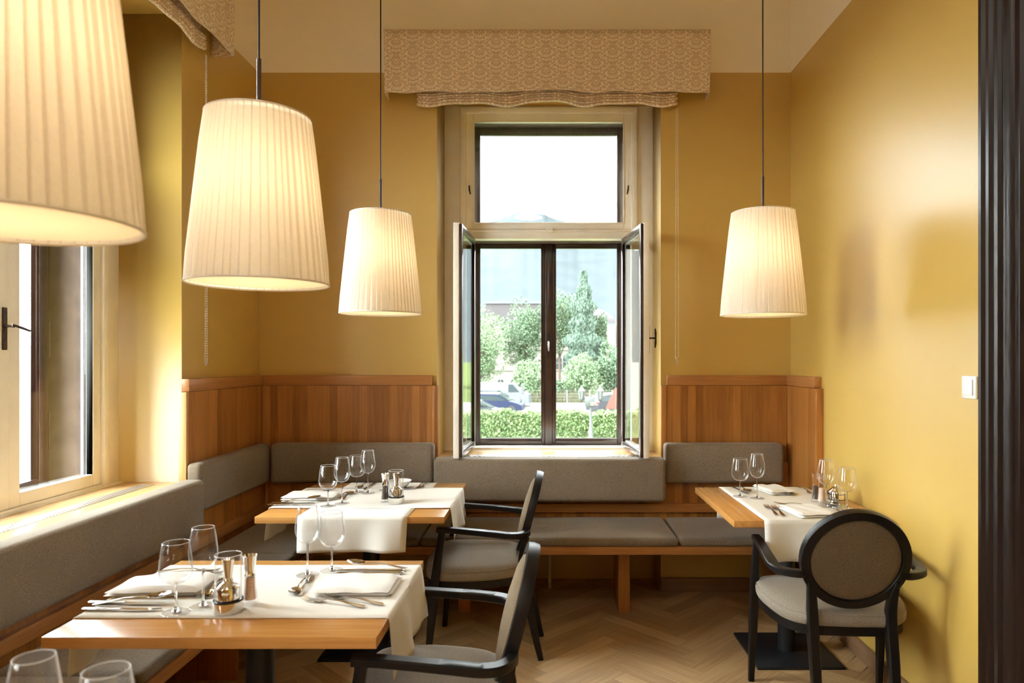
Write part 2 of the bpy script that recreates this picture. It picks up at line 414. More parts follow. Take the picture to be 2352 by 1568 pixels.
    def cushion(s, x0, x1, y0, y1, z0, z1, r=.02, puff=(0, 0, 0), wob=0, seed=0, mi=0, nn=14):
        h = Vector((x1 - x0, y1 - y0, z1 - z0)) / 2; c = Vector((x0 + x1, y0 + y1, z0 + z1)) / 2
        rr = min(r, .98 * min(h))
        def S(a):
            L_ = [-a + rr * q for q in (0, .35, .7, 1)]
            k = max(1, int(nn * a / max(h)))
            L_ += [-a + rr + (2 * a - 2 * rr) * i / k for i in range(1, k)]
            return L_ + [a - rr * q for q in (1, .7, .35, 0)]
        rng = random.Random(seed); ph = [rng.uniform(0, 6) for _ in range(6)]
        def fin(p):
            q = Vector([max(-(h[i] - rr), min(h[i] - rr, p[i])) for i in range(3)])
            d = p - q
            o = q + d.normalized() * rr if d.length > 1e-9 else p.copy()
            n_ = [p[i] / h[i] for i in range(3)]
            for i in range(3):
                if puff[i] and abs(n_[i]) > .2:
                    j, k = (i + 1) % 3, (i + 2) % 3
                    g = max(0, 1 - abs(n_[j]) ** 3.5) * max(0, 1 - abs(n_[k]) ** 3.5)
                    o[i] += math.copysign(puff[i] * g * abs(n_[i]), n_[i])
                    if wob and n_[i] > 0:
                        o[i] += wob * g * (math.sin(p[j] * 9 + ph[0]) * math.sin(p[k] * 13 + ph[1]) + .5 * math.sin(p[j] * 23 + ph[2] + p[k] * 7))
            return o + c
        t = bmesh.new()
        for ax in range(3):
            j, k = (ax + 1) % 3, (ax + 2) % 3
            for sg in (-1, 1):
                A, B = S(h[j]), S(h[k]); G = []
                for a in A:
                    row = []
                    for b in B:
                        p = Vector((0, 0, 0)); p[ax] = sg * h[ax]; p[j] = a; p[k] = b
                        row.append(t.verts.new(fin(p)))
                    G.append(row)
                for a in range(len(A) - 1):
                    for b in range(len(B) - 1):
                        q = [G[a][b], G[a + 1][b], G[a + 1][b + 1], G[a][b + 1]]
                        t.faces.new(q if sg > 0 else q[::-1])
        bmesh.ops.remove_doubles(t, verts=t.verts[:], dist=1e-5)
        s.merge(t, mi); return s
    def build(s, name, mats, parent=None, smooth=True, ang=38):
        me = bpy.data.meshes.new(name)
        bmesh.ops.remove_doubles(s.bm, verts=s.bm.verts[:], dist=1e-6)
        bmesh.ops.recalc_face_normals(s.bm, faces=s.bm.faces[:])
        if smooth:
            lim = math.radians(ang)
            for e in s.bm.edges:
                if len(e.link_faces) == 2 and e.calc_face_angle(0) > lim: e.smooth = False
            for f in s.bm.faces: f.smooth = True
        s.bm.to_mesh(me); s.bm.free()
        for m in (mats if isinstance(mats, list) else [mats]): me.materials.append(M[m] if isinstance(m, str) else m)
        o = bpy.data.objects.new(name, me); COL.objects.link(o)
        if parent: o.parent = parent
        return o
def tag(o, label=None, cat=None, group=None, kind=None):
    if label: o['label'] = label
    if cat: o['category'] = cat
    if group: o['group'] = group
    if kind: o['kind'] = kind
    return o
def empty(name, loc=(0, 0, 0), rz=0, label=None, cat=None, group=None, kind=None):
    o = bpy.data.objects.new(name, None); COL.objects.link(o); o.empty_display_size = .1
    o.location = loc; o.rotation_euler = (0, 0, rz)
    return tag(o, label, cat, group, kind)
def kids(o): return [c for c in bpy.data.objects if c.parent == o]
def dup(o, parent=None):
    c = o.copy(); COL.objects.link(c)
    if parent: c.parent = parent
    for k in kids(o): dup(k, c)
    return c
def struct(o): o['kind'] = 'structure'; return o

# ------------------------------------------------------------------ the room
def build_floor():
    bm = bmesh.new(); uvl = bm.loops.layers.uv.new('UVMap'); tone = bm.faces.layers.float.new('tone_f')
    Lp, W = .50, .0833; rng = random.Random(3)
    rot = Matrix.Rotation(math.radians(45), 2); tones = []
    x0, x1, y0, y1 = XL - .30, XR + .24, YF, YB + .5
    def plank(ox, oy, w_, h_):
        g = .0006
        P = [rot @ Vector(p) for p in ((ox + g, oy + g), (ox + w_ - g, oy + g), (ox + w_ - g, oy + h_ - g), (ox + g, oy + h_ - g))]
        if max(p.x for p in P) < x0 or min(p.x for p in P) > x1 or max(p.y for p in P) < y0 or min(p.y for p in P) > y1: return
        P = [Vector((min(x1, max(x0, p.x)), min(y1, max(y0, p.y)))) for p in P]
        try: f = bm.faces.new([bm.verts.new((p.x, p.y, 0)) for p in P])
        except ValueError: return
        UV = [(0, 0), (w_, 0), (w_, h_), (0, h_)]
        if h_ > w_: UV = [(b, a) for a, b in UV]
        for l, q in zip(f.loops, UV): l[uvl].uv = q
        tones.append(rng.random())
    for m in range(-12, 13):
        for k in range(-70, 80):
            bx, by = k * W + m * Lp, k * W - m * Lp
            plank(bx, by, Lp, W); plank(bx + Lp, by + W - Lp, W, Lp)
    me = bpy.data.meshes.new('floor'); bm.to_mesh(me); bm.free()
    a = me.attributes.new('tone', 'FLOAT', 'FACE')
    for i, t in enumerate(tones): a.data[i].value = t
    me.materials.append(M['floor'])
    o = bpy.data.objects.new('floor', me); COL.objects.link(o); struct(o)
    sb = MB().box(XL - .9, XR + .3, YF - .2, YB + .9, -.25, -.006).build('trim_1', 'plinth'); struct(sb)
build_floor()
# end wall with window opening and a radiator niche under it
b = MB()
x0, x1 = WC - HW, WC + HW
b.box(XL - TH, x0, YB, YB + TH, 0, ZC); b.box(x1, XR + .25, YB, YB + TH, 0, ZC)
b.box(x0, x1, YB, YB + TH, ZT, ZC); b.box(x0, x1, YB + .24, YB + TH, 0, ZS - .002)
struct(b.build('wall_back', 'wall'))
b = MB()
y0, y1 = LC - HW, LC + HW
YN = 0.05                                           # second left window, added out of view for more daylight
n0, n1 = YN - HW, YN + HW
b.box(XL - TH, XL, y1, YB, 0, ZC); b.box(XL - TH, XL, n1, y0, 0, ZC); b.box(XL - TH, XL, YF, n0, 0, ZC)
for a_, c_ in ((y0, y1), (n0, n1)):
    b.box(XL - TH, XL, a_, c_, ZT, ZC); b.box(XL - TH, XL - .24, a_, c_, 0, ZS - .002)
struct(b.build('wall_left', 'wall'))
struct(MB().box(XR, XR + .25, YF, .87, 0, ZC).box(XR, XR + .25, 2.165, YB, 0, ZC).box(XR, XR + .25, .87, 2.165, 3.4, ZC).build('wall_right', 'wall'))
struct(MB().box(XL - TH, XR + .25, YF - .2, YF, 0, ZC).build('wall_front', 'wall'))
struct(MB().box(XL - TH, XR + .25, YF - .2, YB + TH, ZC, ZC + .2).build('ceiling', 'ceiling'))
# skirting boards
struct(MB().box(XR - .018, XR, 2.36, 4.02, 0, .085, bev=.004).build('baseboard_right', 'plinth'))
struct(MB().box(XL, x0, YB - .018, YB, 0, .085, bev=.004).box(x1, XR - .02, YB - .018, YB, 0, .085, bev=.004).build('baseboard_back', 'plinth_x'))
struct(MB().box(XL, XL + .018, 3.30, YB - .02, 0, .085, bev=.004).build('baseboard_left', 'plinth'))

# door in the right wall: moulded dark casing nearest the camera
d = empty('door_1', (XR, 1.523, 0), kind='structure')
b = MB()
prof = [(0, 0), (-.050, 0), (-.058, .008), (-.058, .022), (-.046, .030), (-.046, .036), (-.055, .042), (-.055, .056), (-.040, .066), (-.040, .074),
        (-.050, .082), (-.064, .094), (-.068, .104), (-.064, .114), (-.050, .122), (-.050, .128), (-.060, .134), (-.066, .146), (-.060, .158), (-.044, .166),
        (-.044, .186), (-.034, .192), (-.034, .235), (0, .235)]
b.prism([(x, .74 - y) for x, y in prof], 'z', 0, 3.45)
b.prism([(x, -.74 + y) for x, y in prof], 'z', 0, 3.45)
b.box(-.06, 0, -.74, .74, 3.3, 3.45)
b.build('door_casing', 'door_dark', d)
b = MB().box(.10, .15, -.65, .64, 0, 3.4)
for z0_, z1_ in ((.15, .95), (1.1, 2.1), (2.25, 3.2)):
    for ya, yb in ((-.58, -.05), (.05, .58)): b.box(.085, .105, ya, yb, z0_, z1_, bev=.012)
b.build('door_leaf', 'door_dark', d)
s = empty('light_switch', (XR, 2.385, 1.307), label='white square light switch on the yellow wall beside the dark door casing', cat='light switch')
MB().box(-.010, 0, -.040, .040, -.040, .040, bev=.004).build('switch_plate', 'plastic', s)
MB().box(-.016, -.009, -.028, .028, -.028, .028, bev=.003).build('rocker', 'plastic', s)

# ------------------------------------------------------------------ windows
def frame_box(b, u0, u1, z0, z1, v0, v1, wd, mi=0, bev=.004, bot=None):
    bt = wd if bot is None else bot
    b.box(u0, u0 + wd, v0, v1, z0, z1, mi, bev); b.box(u1 - wd, u1, v0, v1, z0, z1, mi, bev)
    b.box(u0 + wd, u1 - wd, v0, v1, z1 - wd, z1, mi, bev); b.box(u0 + wd, u1 - wd, v0, v1, z0, z0 + bt, mi, bev)
def casement(root, hx, hv, sgn, ang, handle):
    e_w = .53; z0, z1 = .838, 2.192
    b = MB(); a, c = (0, e_w) if sgn > 0 else (-e_w, 0)
    frame_box(b, a, c, z0, z1, 0, .034, .052, 0)                # room side, cream
    frame_box(b, a + .004, c - .004, z0 + .004, z1 - .004, .034, .052, .040, 1)  # outer side, brown
    fr = b.build('casement', ['cream', 'brown'], root)
    fr.location = (hx, hv, 0); fr.rotation_euler = (0, 0, ang)
    MB().box(a + .05, c - .05, .036, .040, z0 + .05, z1 - .05).build('glass', 'pane', fr)
    if handle:
        b = MB(); ux = (c - .026) if sgn > 0 else (a + .026)
        b.box(ux - .011, ux + .011, -.005, 0, 1.44, 1.60, bev=.004)
        b.sweep([(ux, 0, 1.53), (ux, -.022, 1.53), (ux, -.038, 1.53)], [.012, .009, .013])
        if handle == 1: P = [(ux - .012, -.04, 1.535), (ux + .03, -.042, 1.525), (ux + .075, -.04, 1.515)]
        else: P = [(ux, -.04, 1.475), (ux, -.042, 1.50), (ux, -.043, 1.53), (ux, -.042, 1.56), (ux, -.04, 1.585)]
        b.sweep(P, [.007, .011, .009] if handle == 1 else [.008, .013, .010, .013, .008])
        b.build('handle', 'iron_brown', fr)
    return fr
def window(name, loc, rz, opened):
    root = empty(name, loc, rz, kind='structure')
    b = MB()
    for sg in (-1, 1):
        a, c = sorted((sg * .68, sg * .555)); b.box(a, c, .30, .40, ZS, ZT, bev=.003)
        a, c = sorted((sg * .575, sg * .535)); b.box(a, c, .275, .33, ZS, ZT - .045, bev=.008)
    b.box(-.575, .575, .275, .33, 3.005, 3.045, bev=.008); b.box(-.554, .554, .302, .40, 3.03, ZT)
    b.box(-.555, .555, .29, .37, 2.192, 2.262, bev=.006); b.box(-.555, .555, .278, .30, 2.236, 2.25, bev=.005)
    b.box(-.68, .68, .27, .60, ZS - .02, ZS + .022, bev=.004); b.box(-.60, .60, .285, .34, ZS + .02, ZS + .036, bev=.003)
    b.build('window_frame', 'cream', root)
    b = MB(); frame_box(b, -.545, .545, 2.250, 3.012, .29, .33, .057, bot=.042)
    frame_box(b, -.492, .492, 2.288, 2.958, .284, .30, .010, bev=.002)
    ts = b.build('transom_sash', 'cream', root)
    MB().box(-.49, .49, .315, .319, 2.29, 2.957).build('glass', 'pane', ts)
    b = MB()
    for sg in (-1, 1):
        b.sweep([(sg * .515, .285, 2.535), (sg * .515, .268, 2.53), (sg * .512, .262, 2.50), (sg * .506, .264, 2.475)], [.009, .010, .012, .008])
    b.build('latch', 'iron_brown', ts)
    MB().prism([(-.028, 2.262), (.028, 2.262), (.022, 2.235), (-.022, 2.235)], 'y', .255, .282, bev=.003).build('catch', 'cream', root)
    b = MB()
    for sg in (-1, 1):
        a, c = sorted((sg * .56, sg * .60)); b.box(a, c, .40, .56, ZS, 3.03)
    b.box(-.58, .58, .40, .56, 3.0, 3.03); b.box(-.58, .58, .40, .56, 2.20, 2.255, bev=.004)
    b.build('liner', 'liner', root)
    b = MB()
    frame_box(b, -.60, .60, ZS - .01, 3.03, .55, .60, .062, bev=.006, bot=.03)
    b.box(-.56, .56, .55, .60, 2.235, 2.285, bev=.006)
    b.box(-.026, .026, .520, .60, ZS + .02, 2.25, bev=.010); b.box(-.045, .045, .52, .56, 2.205, 2.245, bev=.006)
    b.build('outer_frame', 'brown', root)
    b = MB(); frame_box(b, -.535, .535, 2.262, 3.01, .535, .565, .065, bev=.006)
    us = b.build('outer_transom_sash', 'brown', root)
    MB().box(-.48, .48, .552, .556, 2.32, 2.95).build('glass', 'pane', us)
    for sg in (-1, 1):
        a, c = sorted((sg * .030, sg * .535))
        b = MB()
        for p_, q_ in ((.024, .0465), (.472, .535)):
            e0, e1 = sorted((sg * p_, sg * q_)); b.box(e0, e1, .53, .57, .82, 2.232, 0, .006)
        e0, e1 = sorted((sg * .0465, sg * .472)); b.box(e0, e1, .53, .57, 2.17, 2.232, 0, .006); b.box(e0, e1, .53, .57, .82, .867, 0, .006)
        e0, e1 = sorted((sg * .044, sg * .476)); frame_box(b, e0, e1, .862, 2.175, .524, .54, .008, bev=.002)
        oc = b.build('outer_casement', 'brown', root)
        a, c = sorted((sg * .046, sg * .475))
        MB().box(a, c, .552, .556, .86, 2.175).build('glass', 'pane', oc)
        b = MB()
        for z_ in (1.08, 1.50, 2.03): b.lathe([(.0045, 0), (.0045, .17)], 8, (sg * .532, .525, z_ - .085), cap0=True, cap1=True)
        b.build('hinge', 'iron_brown', oc)
    MB().box(-.012, .012, .515, .523, 1.41, 1.59, bev=.004).build('handle_plate', 'iron_brown', root)
    b = MB(); b.sweep([(0, .517, 1.53), (0, .498, 1.53), (0, .488, 1.52), (0, .486, 1.49), (0, .489, 1.465)], [.012, .011, .012, .012, .009])
    b.build('outer_handle', 'silver', root)
    if opened:
        casement(root, -.527, .292, 1, math.radians(-92.5), 0); casement(root, .521, .292, -1, math.radians(96), 2)
    else:
        casement(root, -.53, .29, 1, 0, 1); casement(root, .53, .29, -1, 0, 0)
    # wooden ledge board with a perforated heating grille
    lb = MB(); lb.box(-.68, .68, -.085 if opened else -.045, .275, ZS - .004, ZS + .020, bev=.003); lb = lb.build('ledge_board', 'ledge', root)
    gv = -.030 if opened else .085
    MB().box(-.60, .60, gv, gv + .065, ZS + .019, ZS + .0225, bev=.001).build('grille', 'grille_slots' if opened else 'grille', lb)
    return root
window('window_1', (WC, YB, 0), 0, True)
window('window_2', (XL, LC, 0), PI / 2, False)
window('fill_window', (XL, YN, 0), PI / 2, False)  # unseen window, added to let in fill light

# valances, roman blinds, bead chains
def valance(loc, rz, label, blabel):
    root = empty('valance', loc, rz, label=label, cat='valance', group='patterned valances over the windows')
    h = .965; dp = .125; Z0, Z1 = 2.985, 3.352; rng = random.Random(2)
    def wv(t): return .012 * math.exp(-(t * 9) ** 2) * 1.3 - .004 * math.cos(t * 22) - .010 * abs(t) ** 8
    nu, nv = 80, 8; P = []
    path = [(-h - .004, -dp * (1 - i / 4.) * 0 - dp * (i / 4.)) for i in range(4)] + [(-h + 2 * h * i / nu, -dp) for i in range(nu + 1)] + [(h + .004, -dp * (1 - i / 4.)) for i in range(1, 5)]
    acc = [0]
    for i in range(1, len(path)): acc.append(acc[-1] + math.dist(path[i], path[i - 1]))
    for (x, y) in path:
        t = x / h; row = []
        for j in range(nv + 1):
            q = j / nv
            z = Z1 + (Z0 + wv(t) - Z1) * q
            yy = y - .006 * math.sin(t * 17) * q * q if abs(t) < .99 else y * (1 + .0 * q)
            row.append(Vector((x * (1.0 - .006 * q), yy, z)))
        P.append(row)
    b = MB(); b.grid(P, uvf=lambda i, j: (acc[min(i, len(acc) - 1)], j / nv * .367))
    o = b.build('fabric_front', 'damask', root); md = o.modifiers.new('solid', 'SOLIDIFY'); md.thickness = .003
    MB().box(-h, h, -dp + .004, 0, Z1 - .02, Z1 - .006).build('mounting_board', 'cream', root)
    # roman blind gathered behind it
    rb = empty('roman_blind', (0, 0, 0), 0, label=blabel, cat='blind', group='gathered roman blinds')
    rb.location = loc; rb.rotation_euler = (0, 0, rz)
    hw = .78; P = []; n = 90
    prof = []
    for k in range(5):
        zb = 2.940 + k * .015
        for a in range(8):
            an = -PI / 2 + PI * a / 7
            prof.append((-.055 - .016 * math.cos(an) - .004 * (k % 2), zb + .0085 * math.sin(an)))
        prof.append((-.046, zb + .0085))
    prof += [(-.046, 3.03), (-.046, 3.30)]
    pl = [0]
    for a_, c_ in zip(prof, prof[1:]): pl.append(pl[-1] + math.dist(a_, c_))
    for i in range(n + 1):
        t = -1 + 2 * i / n; row = []
        wob = .012 * math.exp(-(t * 6) ** 2) + .010 * math.cos(t * 10.5) * .8 - .004 * math.cos(t * 21 + .5)
        for j, (y, z) in enumerate(prof):
            f_ = 1 if z < 3.02 else 0
            row.append(Vector((t * hw * (1 - .010 * ((j // 9) % 2) * f_), y, z + (wob * (1.2 - (z - 2.93) * 6) if f_ else 0))))
        P.append(row)
    b = MB(); b.grid(P, uvf=lambda i, j: (i / n * 1.56, pl[min(j, len(pl) - 1)]))
    o = b.build('gathered_fabric', 'damask', rb, ang=70); md = o.modifiers.new('solid', 'SOLIDIFY'); md.thickness = .002
    b = MB(); cxp = hw - .005 
    for off in (-.009, .009):
        for k in range(122):
            z = 2.90 - k * .0122
            b.ball((cxp + off * (.5 + .5 * min(1, k / 80)), -.070, z), .0030, 1)
        b.sweep([(cxp + off * .5, -.070, 2.91), (cxp + off, -.070, 1.42)], .0014, n=5)
    b.build('bead_chain', 'bead', rb)
    b = MB(); b.lathe([(.006, 0), (.009, .006), (.008, .02), (.012, .03), (.011, .042), (.007, .048)], 10, (cxp, -.070, 1.375), cap0=True, cap1=True)
    b.build('chain_weight', 'clear_plastic', rb)
valance((WC - .01, YB, 0), 0, 'patterned beige valance box above the end window with open casements', 'gathered beige roman blind under the valance of the end window, with bead chain')
valance((XL, LC, 0), PI / 2, 'patterned beige valance above the left window, seen at a steep angle at top left', 'gathered beige roman blind over the left window behind the large pendants')

# ------------------------------------------------------------------ wall panelling, benches, cushions
def panelling(name, label, along, a0, a1, face, back, z0, stile_at):
    # along 'x': panel face looks to -y ; along 'y': face at x=face
    r = empty('wall_panel', (0, 0, 0), 0, label=label, cat='wall panel', group='larch wall panels above the benches')
    def bx(b, p0, p1, f0, f1, z0_, z1_, **k):
        f0, f1 = sorted((f0, f1))
        return b.box(p0, p1, f0, f1, z0_, z1_, **k) if along == 'x' else b.box(f0, f1, p0, p1, z0_, z1_, **k)
    bx(MB(), a0, a1, face, back, z0, 1.250).build('veneer_panel', 'panel' if along == 'x' else 'panel_y', r)
    out = .004 * (1 if face < back else -1)
    bx(MB(), a0, a1, face - out, back, 1.252, 1.312, bev=.002).build('cap_rail', 'rail' if along == 'x' else 'rail_y', r)
    if stile_at is not None:
        s0, s1 = stile_at
        bx(MB(), s0, s1, face - out * .6, back, z0, 1.250, bev=.0015).build('end_stile', 'edge' if along == 'y' and stile_at[0] < 3.3 else 'panel', r)
    return r
panelling('a', 'larch wall panel on the end wall left of the window', 'x', XL + .036, -.690, YB - .035, YB - .001, .43, (-.689, -.655))
panelling('b', 'larch wall panel on the left side wall, with pale end edge, below the hanging chain', 'y', 3.264, YB - .036, XL + .035, XL + .001, .43, (3.240, 3.263))
panelling('c', 'larch wall panel on the end wall right of the window', 'x', .726, XR - .036, YB - .035, YB - .001, .43, (.692, .725))
panelling('d', 'short larch wall panel on the right side wall behind the corner table', 'y', 3.680, YB - .036, XR - .035, XR - .001, .0, (3.655, 3.679))

bn = empty('corner_bench', (0, 0, 0), label='long L-shaped larch corner bench under the cushions', cat='bench')
MB().box(XL + .04, -1.225, .75, 3.575, .405, .428, bev=.002).box(XL + .04, XR - .04, 3.575, YB - .04, .405, .428, bev=.002).build('seat_board', 'rail', bn)
MB().box(-1.222, -1.200, .75, 3.556, .388, .430, bev=.003).build('front_rail', 'rail_y', bn)
MB().box(-1.200, XR - .04, 3.556, 3.576, .388, .430, bev=.003).build('front_rail', 'rail', bn)
MB().box(-1.69, -1.655, .75, 4.05, .500, .550, bev=.003).build('back_rail', 'rail_y', bn)
MB().box(-1.655, XR - .05, 4.05, 4.080, .500, .550, bev=.003).build('back_rail', 'rail', bn)
MB().box(-1.70, -1.68, .75, 4.06, .43, .794).build('back_panel', 'panel_y', bn)
MB().box(-1.68, XR - .04, 4.074, 4.094, .43, .794).build('back_panel', 'panel', bn)
for y_ in (1.2, 2.99): MB().box(XL + .10, -1.36, y_, y_ + .03, 0, .40, bev=.002).build('leg', 'panel', bn)
for x_ in (-.49, .40, 1.30): MB().box(x_, x_ + .065, 3.80, YB - .10, 0, .40, bev=.002).build('leg', 'panel_y', bn)

def back_cushion(dims, label, axis, seed, group='grey back cushions along the benches'):
    x0, x1, y0, y1, z0, z1 = dims
    r = empty('back_cushion', ((x0 + x1) / 2, (y0 + y1) / 2, z0), label=label, cat='cushion', group=group)
    hx, hy, hz = (x1 - x0) / 2, (y1 - y0) / 2, z1 - z0
    MB().cushion(-hx, hx, -hy, hy, 0, hz, .022, (0, .006, 0) if axis == 'y' else (.006, 0, 0), seed=seed, nn=20).build('cushion_body', 'fabric', r)
    b = MB(); q = .020
    if axis == 'y': P = [(-hx + q, -hy + .003, q), (hx - q, -hy + .003, q), (hx - q, -hy + .003, hz - q + .008), (-hx + q, -hy + .003, hz - q + .008)]
    else: P = [(hx - .003, -hy + q, q), (hx - .003, hy - q, q), (hx - .003, hy - q, hz - q + .008), (hx - .003, -hy + q, hz - q + .008)]
    PP = []
    for i in range(4):
        A, B = Vector(P[i]), Vector(P[(i + 1) % 4])
        PP += [A.lerp(B, t) for t in (.02, .25, .5, .75, .98)]
    b.sweep(PP, .0042, n=6, closed=True, up=Vector((0, 1, 0)) if axis == 'y' else Vector((1, 0, 0)))
    b.build('piping', 'fabric', r)
back_cushion((-1.62, -.665, 4.00, 4.10, .680, .912), 'grey back cushion on the end wall, left of the window', 'y', 1)
back_cushion((-.652, .690, 3.93, 4.06, .585, .832), 'long grey back cushion beneath the end window ledge', 'y', 2)
back_cushion((.698, 1.395, 4.00, 4.10, .680, .912), 'grey back cushion on the end wall, right of the window', 'y', 3)
back_cushion((-1.706, -1.635, 3.23, 4.05, .680, .912), 'grey back cushion on the left wall below the wood panel, near the corner', 'x', 4)
back_cushion((-1.70, -1.600, 1.93, 3.205, .600, .845), 'long grey back cushion beside the left window ledge', 'x', 5)
def seat_cushion(dims, label, seed):
    x0, x1, y0, y1 = dims
    r = empty('seat_cushion', ((x0 + x1) / 2, (y0 + y1) / 2, .430), label=label, cat='cushion', group='grey seat cushions on the corner bench')
    hx, hy = (x1 - x0) / 2, (y1 - y0) / 2
    MB().cushion(-hx, hx, -hy, hy, 0, .046, .020, (0, 0, .007), wob=.0018, seed=seed, nn=26).build('cushion_body', 'fabric', r)
seat_cushion((-1.205, -.665, 3.552, 4.045), 'short grey seat cushion on the end bench behind the laid middle table', 1)
seat_cushion((-.658, .690, 3.552, 4.045), 'long grey seat cushion in the middle of the end bench below the window', 2)
seat_cushion((.698, 1.43, 3.552, 4.045), 'grey seat cushion on the end bench at the right, partly under the corner table', 3)
seat_cushion((-1.652, -1.212, 3.285, 4.045), 'grey seat cushion in the left corner of the bench', 4)
seat_cushion((-1.652, -1.200, 2.02, 3.278), 'grey seat cushion on the left bench behind the front table', 5)
seat_cushion((-1.652, -1.200, .78, 2.012), 'grey seat cushion on the left bench at the lower left edge of the photo', 6)

# fill lamps added on the ceiling behind the camera to brighten the room
def fill_lamp(x, y, label):
    r = empty('fill_lamp', (x, y, ZC - .16), label=label, cat='fill lamp', group='added fill lamps behind the camera')
    MB().lathe([(.05, .16), (.05, .13), (.24, .12), (.25, .06), (.0005, .055)], 40).build('housing', 'plastic', r)
    l = bpy.data.lights.new('fill_disc', 'AREA'); l.shape = 'DISK'; l.size = .46; l.energy = FILL_W; l.color = (1.0, .955, .88)
    lo = bpy.data.objects.new('fill_disc', l); COL.objects.link(lo); lo.parent = r; lo.location = (0, 0, .05)
fill_lamp(-.3, -.4, 'added round fill lamp just behind the camera'); fill_lamp(-.3, -1.8, 'added round fill lamp at the back of the room')

# radiator in the niche
r = empty('radiator', (.0, 4.24, .20), label='white panel radiator with a pipe in the dark niche under the bench', cat='radiator')
b = MB().box(-.50, .32, -.02, .03, .0, .50, bev=.01)
for i in range(20): b.box(-.48 + i * .04, -.465 + i * .04, -.026, -.018, .05, .46, bev=.003)
b.build('radiator_panel', 'radiator', r)
MB().sweep([(.02, -.03, -.2), (.02, -.03, .05)], .02, n=10).build('pipe', 'radiator', r)

# ------------------------------------------------------------------ pendants
rngp = random.Random(11)
def shade_mesh():
    n = 54; rt, rb, h = .143, .1935, .475
    ph = []; pts = []   # pleats: a crisp fold, a flat, a shallow valley, of uneven widths
    a = 0; ws = [rngp.uniform(.75, 1.25) for _ in range(n)]; tot = sum(ws)
    for w_ in ws:
        da = 2 * PI * w_ / tot
        dep = rngp.uniform(.75, 1.2)
        for q, o in ((0, -.0030), (.10, .0030), (.25, .0028), (.6, .0014), (.9, -.0022)):
            pts.append((a + da * q, o * dep)); ph.append(q)
        a += da
    rows = []
    for j in range(7):
        t = j / 6; r0 = rb + (rt - rb) * t; f_ = 1 if 0 < j < 6 else .25
        if j == 0: r0 -= .0005
        rows.append([Vector(((r0 + o * f_) * math.cos(g), (r0 + o * f_) * math.sin(g), h * t)) for g, o in pts])
    b = MB(); b.grid(rows, closed_v=True, uvf=lambda i, j: ((ph[j] if j < len(ph) else 1.0), i / 6))
    return b, rt, rb, h
def pendant(x, y, z, label):
    r = empty('pendant_lamp', (x, y, z), rngp.uniform(0, 6), label=label, cat='pendant lamp', group='pleated ivory pendant lamps')
    b, rt, rb, h = shade_mesh()
    sh = b.build('shade', 'shade', r, ang=60)
    for rr, zz in ((rb - .001, 0), (rt - .001, h)):
        MB().sweep([(rr * math.cos(2 * PI * k / 48), rr * math.sin(2 * PI * k / 48), zz) for k in range(48)], .0055, n=6, closed=True).build('hem', 'linen', sh)
    MB().lathe([(.0005, 0), (rb - .006, 0), (rb - .006, .002), (.0005, .002)], 48, (0, 0, .006)).build('diffuser', 'diffuser', r)
    MB().lathe([(.0005, 0), (rt - .004, 0)], 48, (0, 0, h - .012)).build('top_disc', 'diffuser', r)
    MB().lathe([(.0065, 0), (.0065, .182)], 12, (0, 0, h - .012), cap0=True, cap1=True).build('rod', 'rod', r)
    hc = ZC - z - h - .16
    MB().lathe([(.0030, 0), (.0030, hc)], 8, (0, 0, h + .16)).build('cable', 'cord', r)
    MB().lathe([(.045, 0), (.045, .02), (.01, .025)], 24, (0, 0, ZC - z - .025), cap0=True).build('ceiling_rose', 'cord', r)
    b = MB(); b.lathe([(.013, -.05), (.013, 0)], 12, (0, 0, .40), cap0=True, cap1=True); b.lathe([(.013, 0), (.016, .05)], 12, (0, 0, .413)); b.build('bulb_socket', 'plastic', r)
    l = bpy.data.lights.new('bulb', 'POINT'); l.energy = LAMP_W; l.color = LAMP_C; l.shadow_soft_size = .035
    lo = bpy.data.objects.new('bulb', l); COL.objects.link(lo); lo.parent = r; lo.location = (0, 0, .27)
    return r
pendant(-.794, 3.27, 1.625, 'ivory pleated pendant lamp hanging left of the end window over the middle table')
pendant(1.008, 3.18, 1.612, 'ivory pleated pendant lamp hanging over the corner table at the right wall')
pendant(-.824, 1.957, 1.620, 'large lit pleated pendant lamp over the front table, second from the left edge')
pendant(-.822, 1.02, 1.605, 'largest pleated pendant lamp, cut off by the top left corner of the photo')

# ------------------------------------------------------------------ tables, runners
def table(x0, x1, y0, y1, label, cxp, cyp, mat='table'):
    r = empty('dining_table', ((x0 + x1) / 2, (y0 + y1) / 2, 0), label=label, cat='table', group='larch dining tables on black pedestal bases')
    hx, hy = (x1 - x0) / 2, (y1 - y0) / 2
    MB().box(-hx, hx, -hy, hy, TZ - .029, TZ, bev=.0015).build('table_top', mat, r)
    ox, oy = cxp - (x0 + x1) / 2, cyp - (y0 + y1) / 2
    MB().lathe([(.040, .012), (.040, TZ - .035)], 28, (ox, oy, 0), cap0=True, cap1=True).build('column', 'iron', r)
    MB().box(ox - .20, ox + .20, oy - .20, oy + .20, 0, .012, bev=.002).build('base_plate', 'iron', r)
    MB().box(ox - .15, ox + .15, oy - .15, oy + .15, TZ - .036, TZ - .029).build('mounting_plate', 'iron', r)
    return r
table(-1.235, -.415, 1.667, 2.306, 'larch table nearest the camera with one runner, set for two, black pedestal', -.832, 1.986)
table(-1.262, -.442, 2.950, 3.765, 'larch middle table laid with two crossing runners, black pedestal', -.865, 3.37)
table(.792, 1.462, 2.880, 3.637, 'larch corner table against the right wall, black pedestal', 1.156, 3.29, 'table_y')
table(-1.22, -.40, .70, 1.34, 'larch table at the lower left edge, holding two blurred wine glasses', -.81, 1.02)

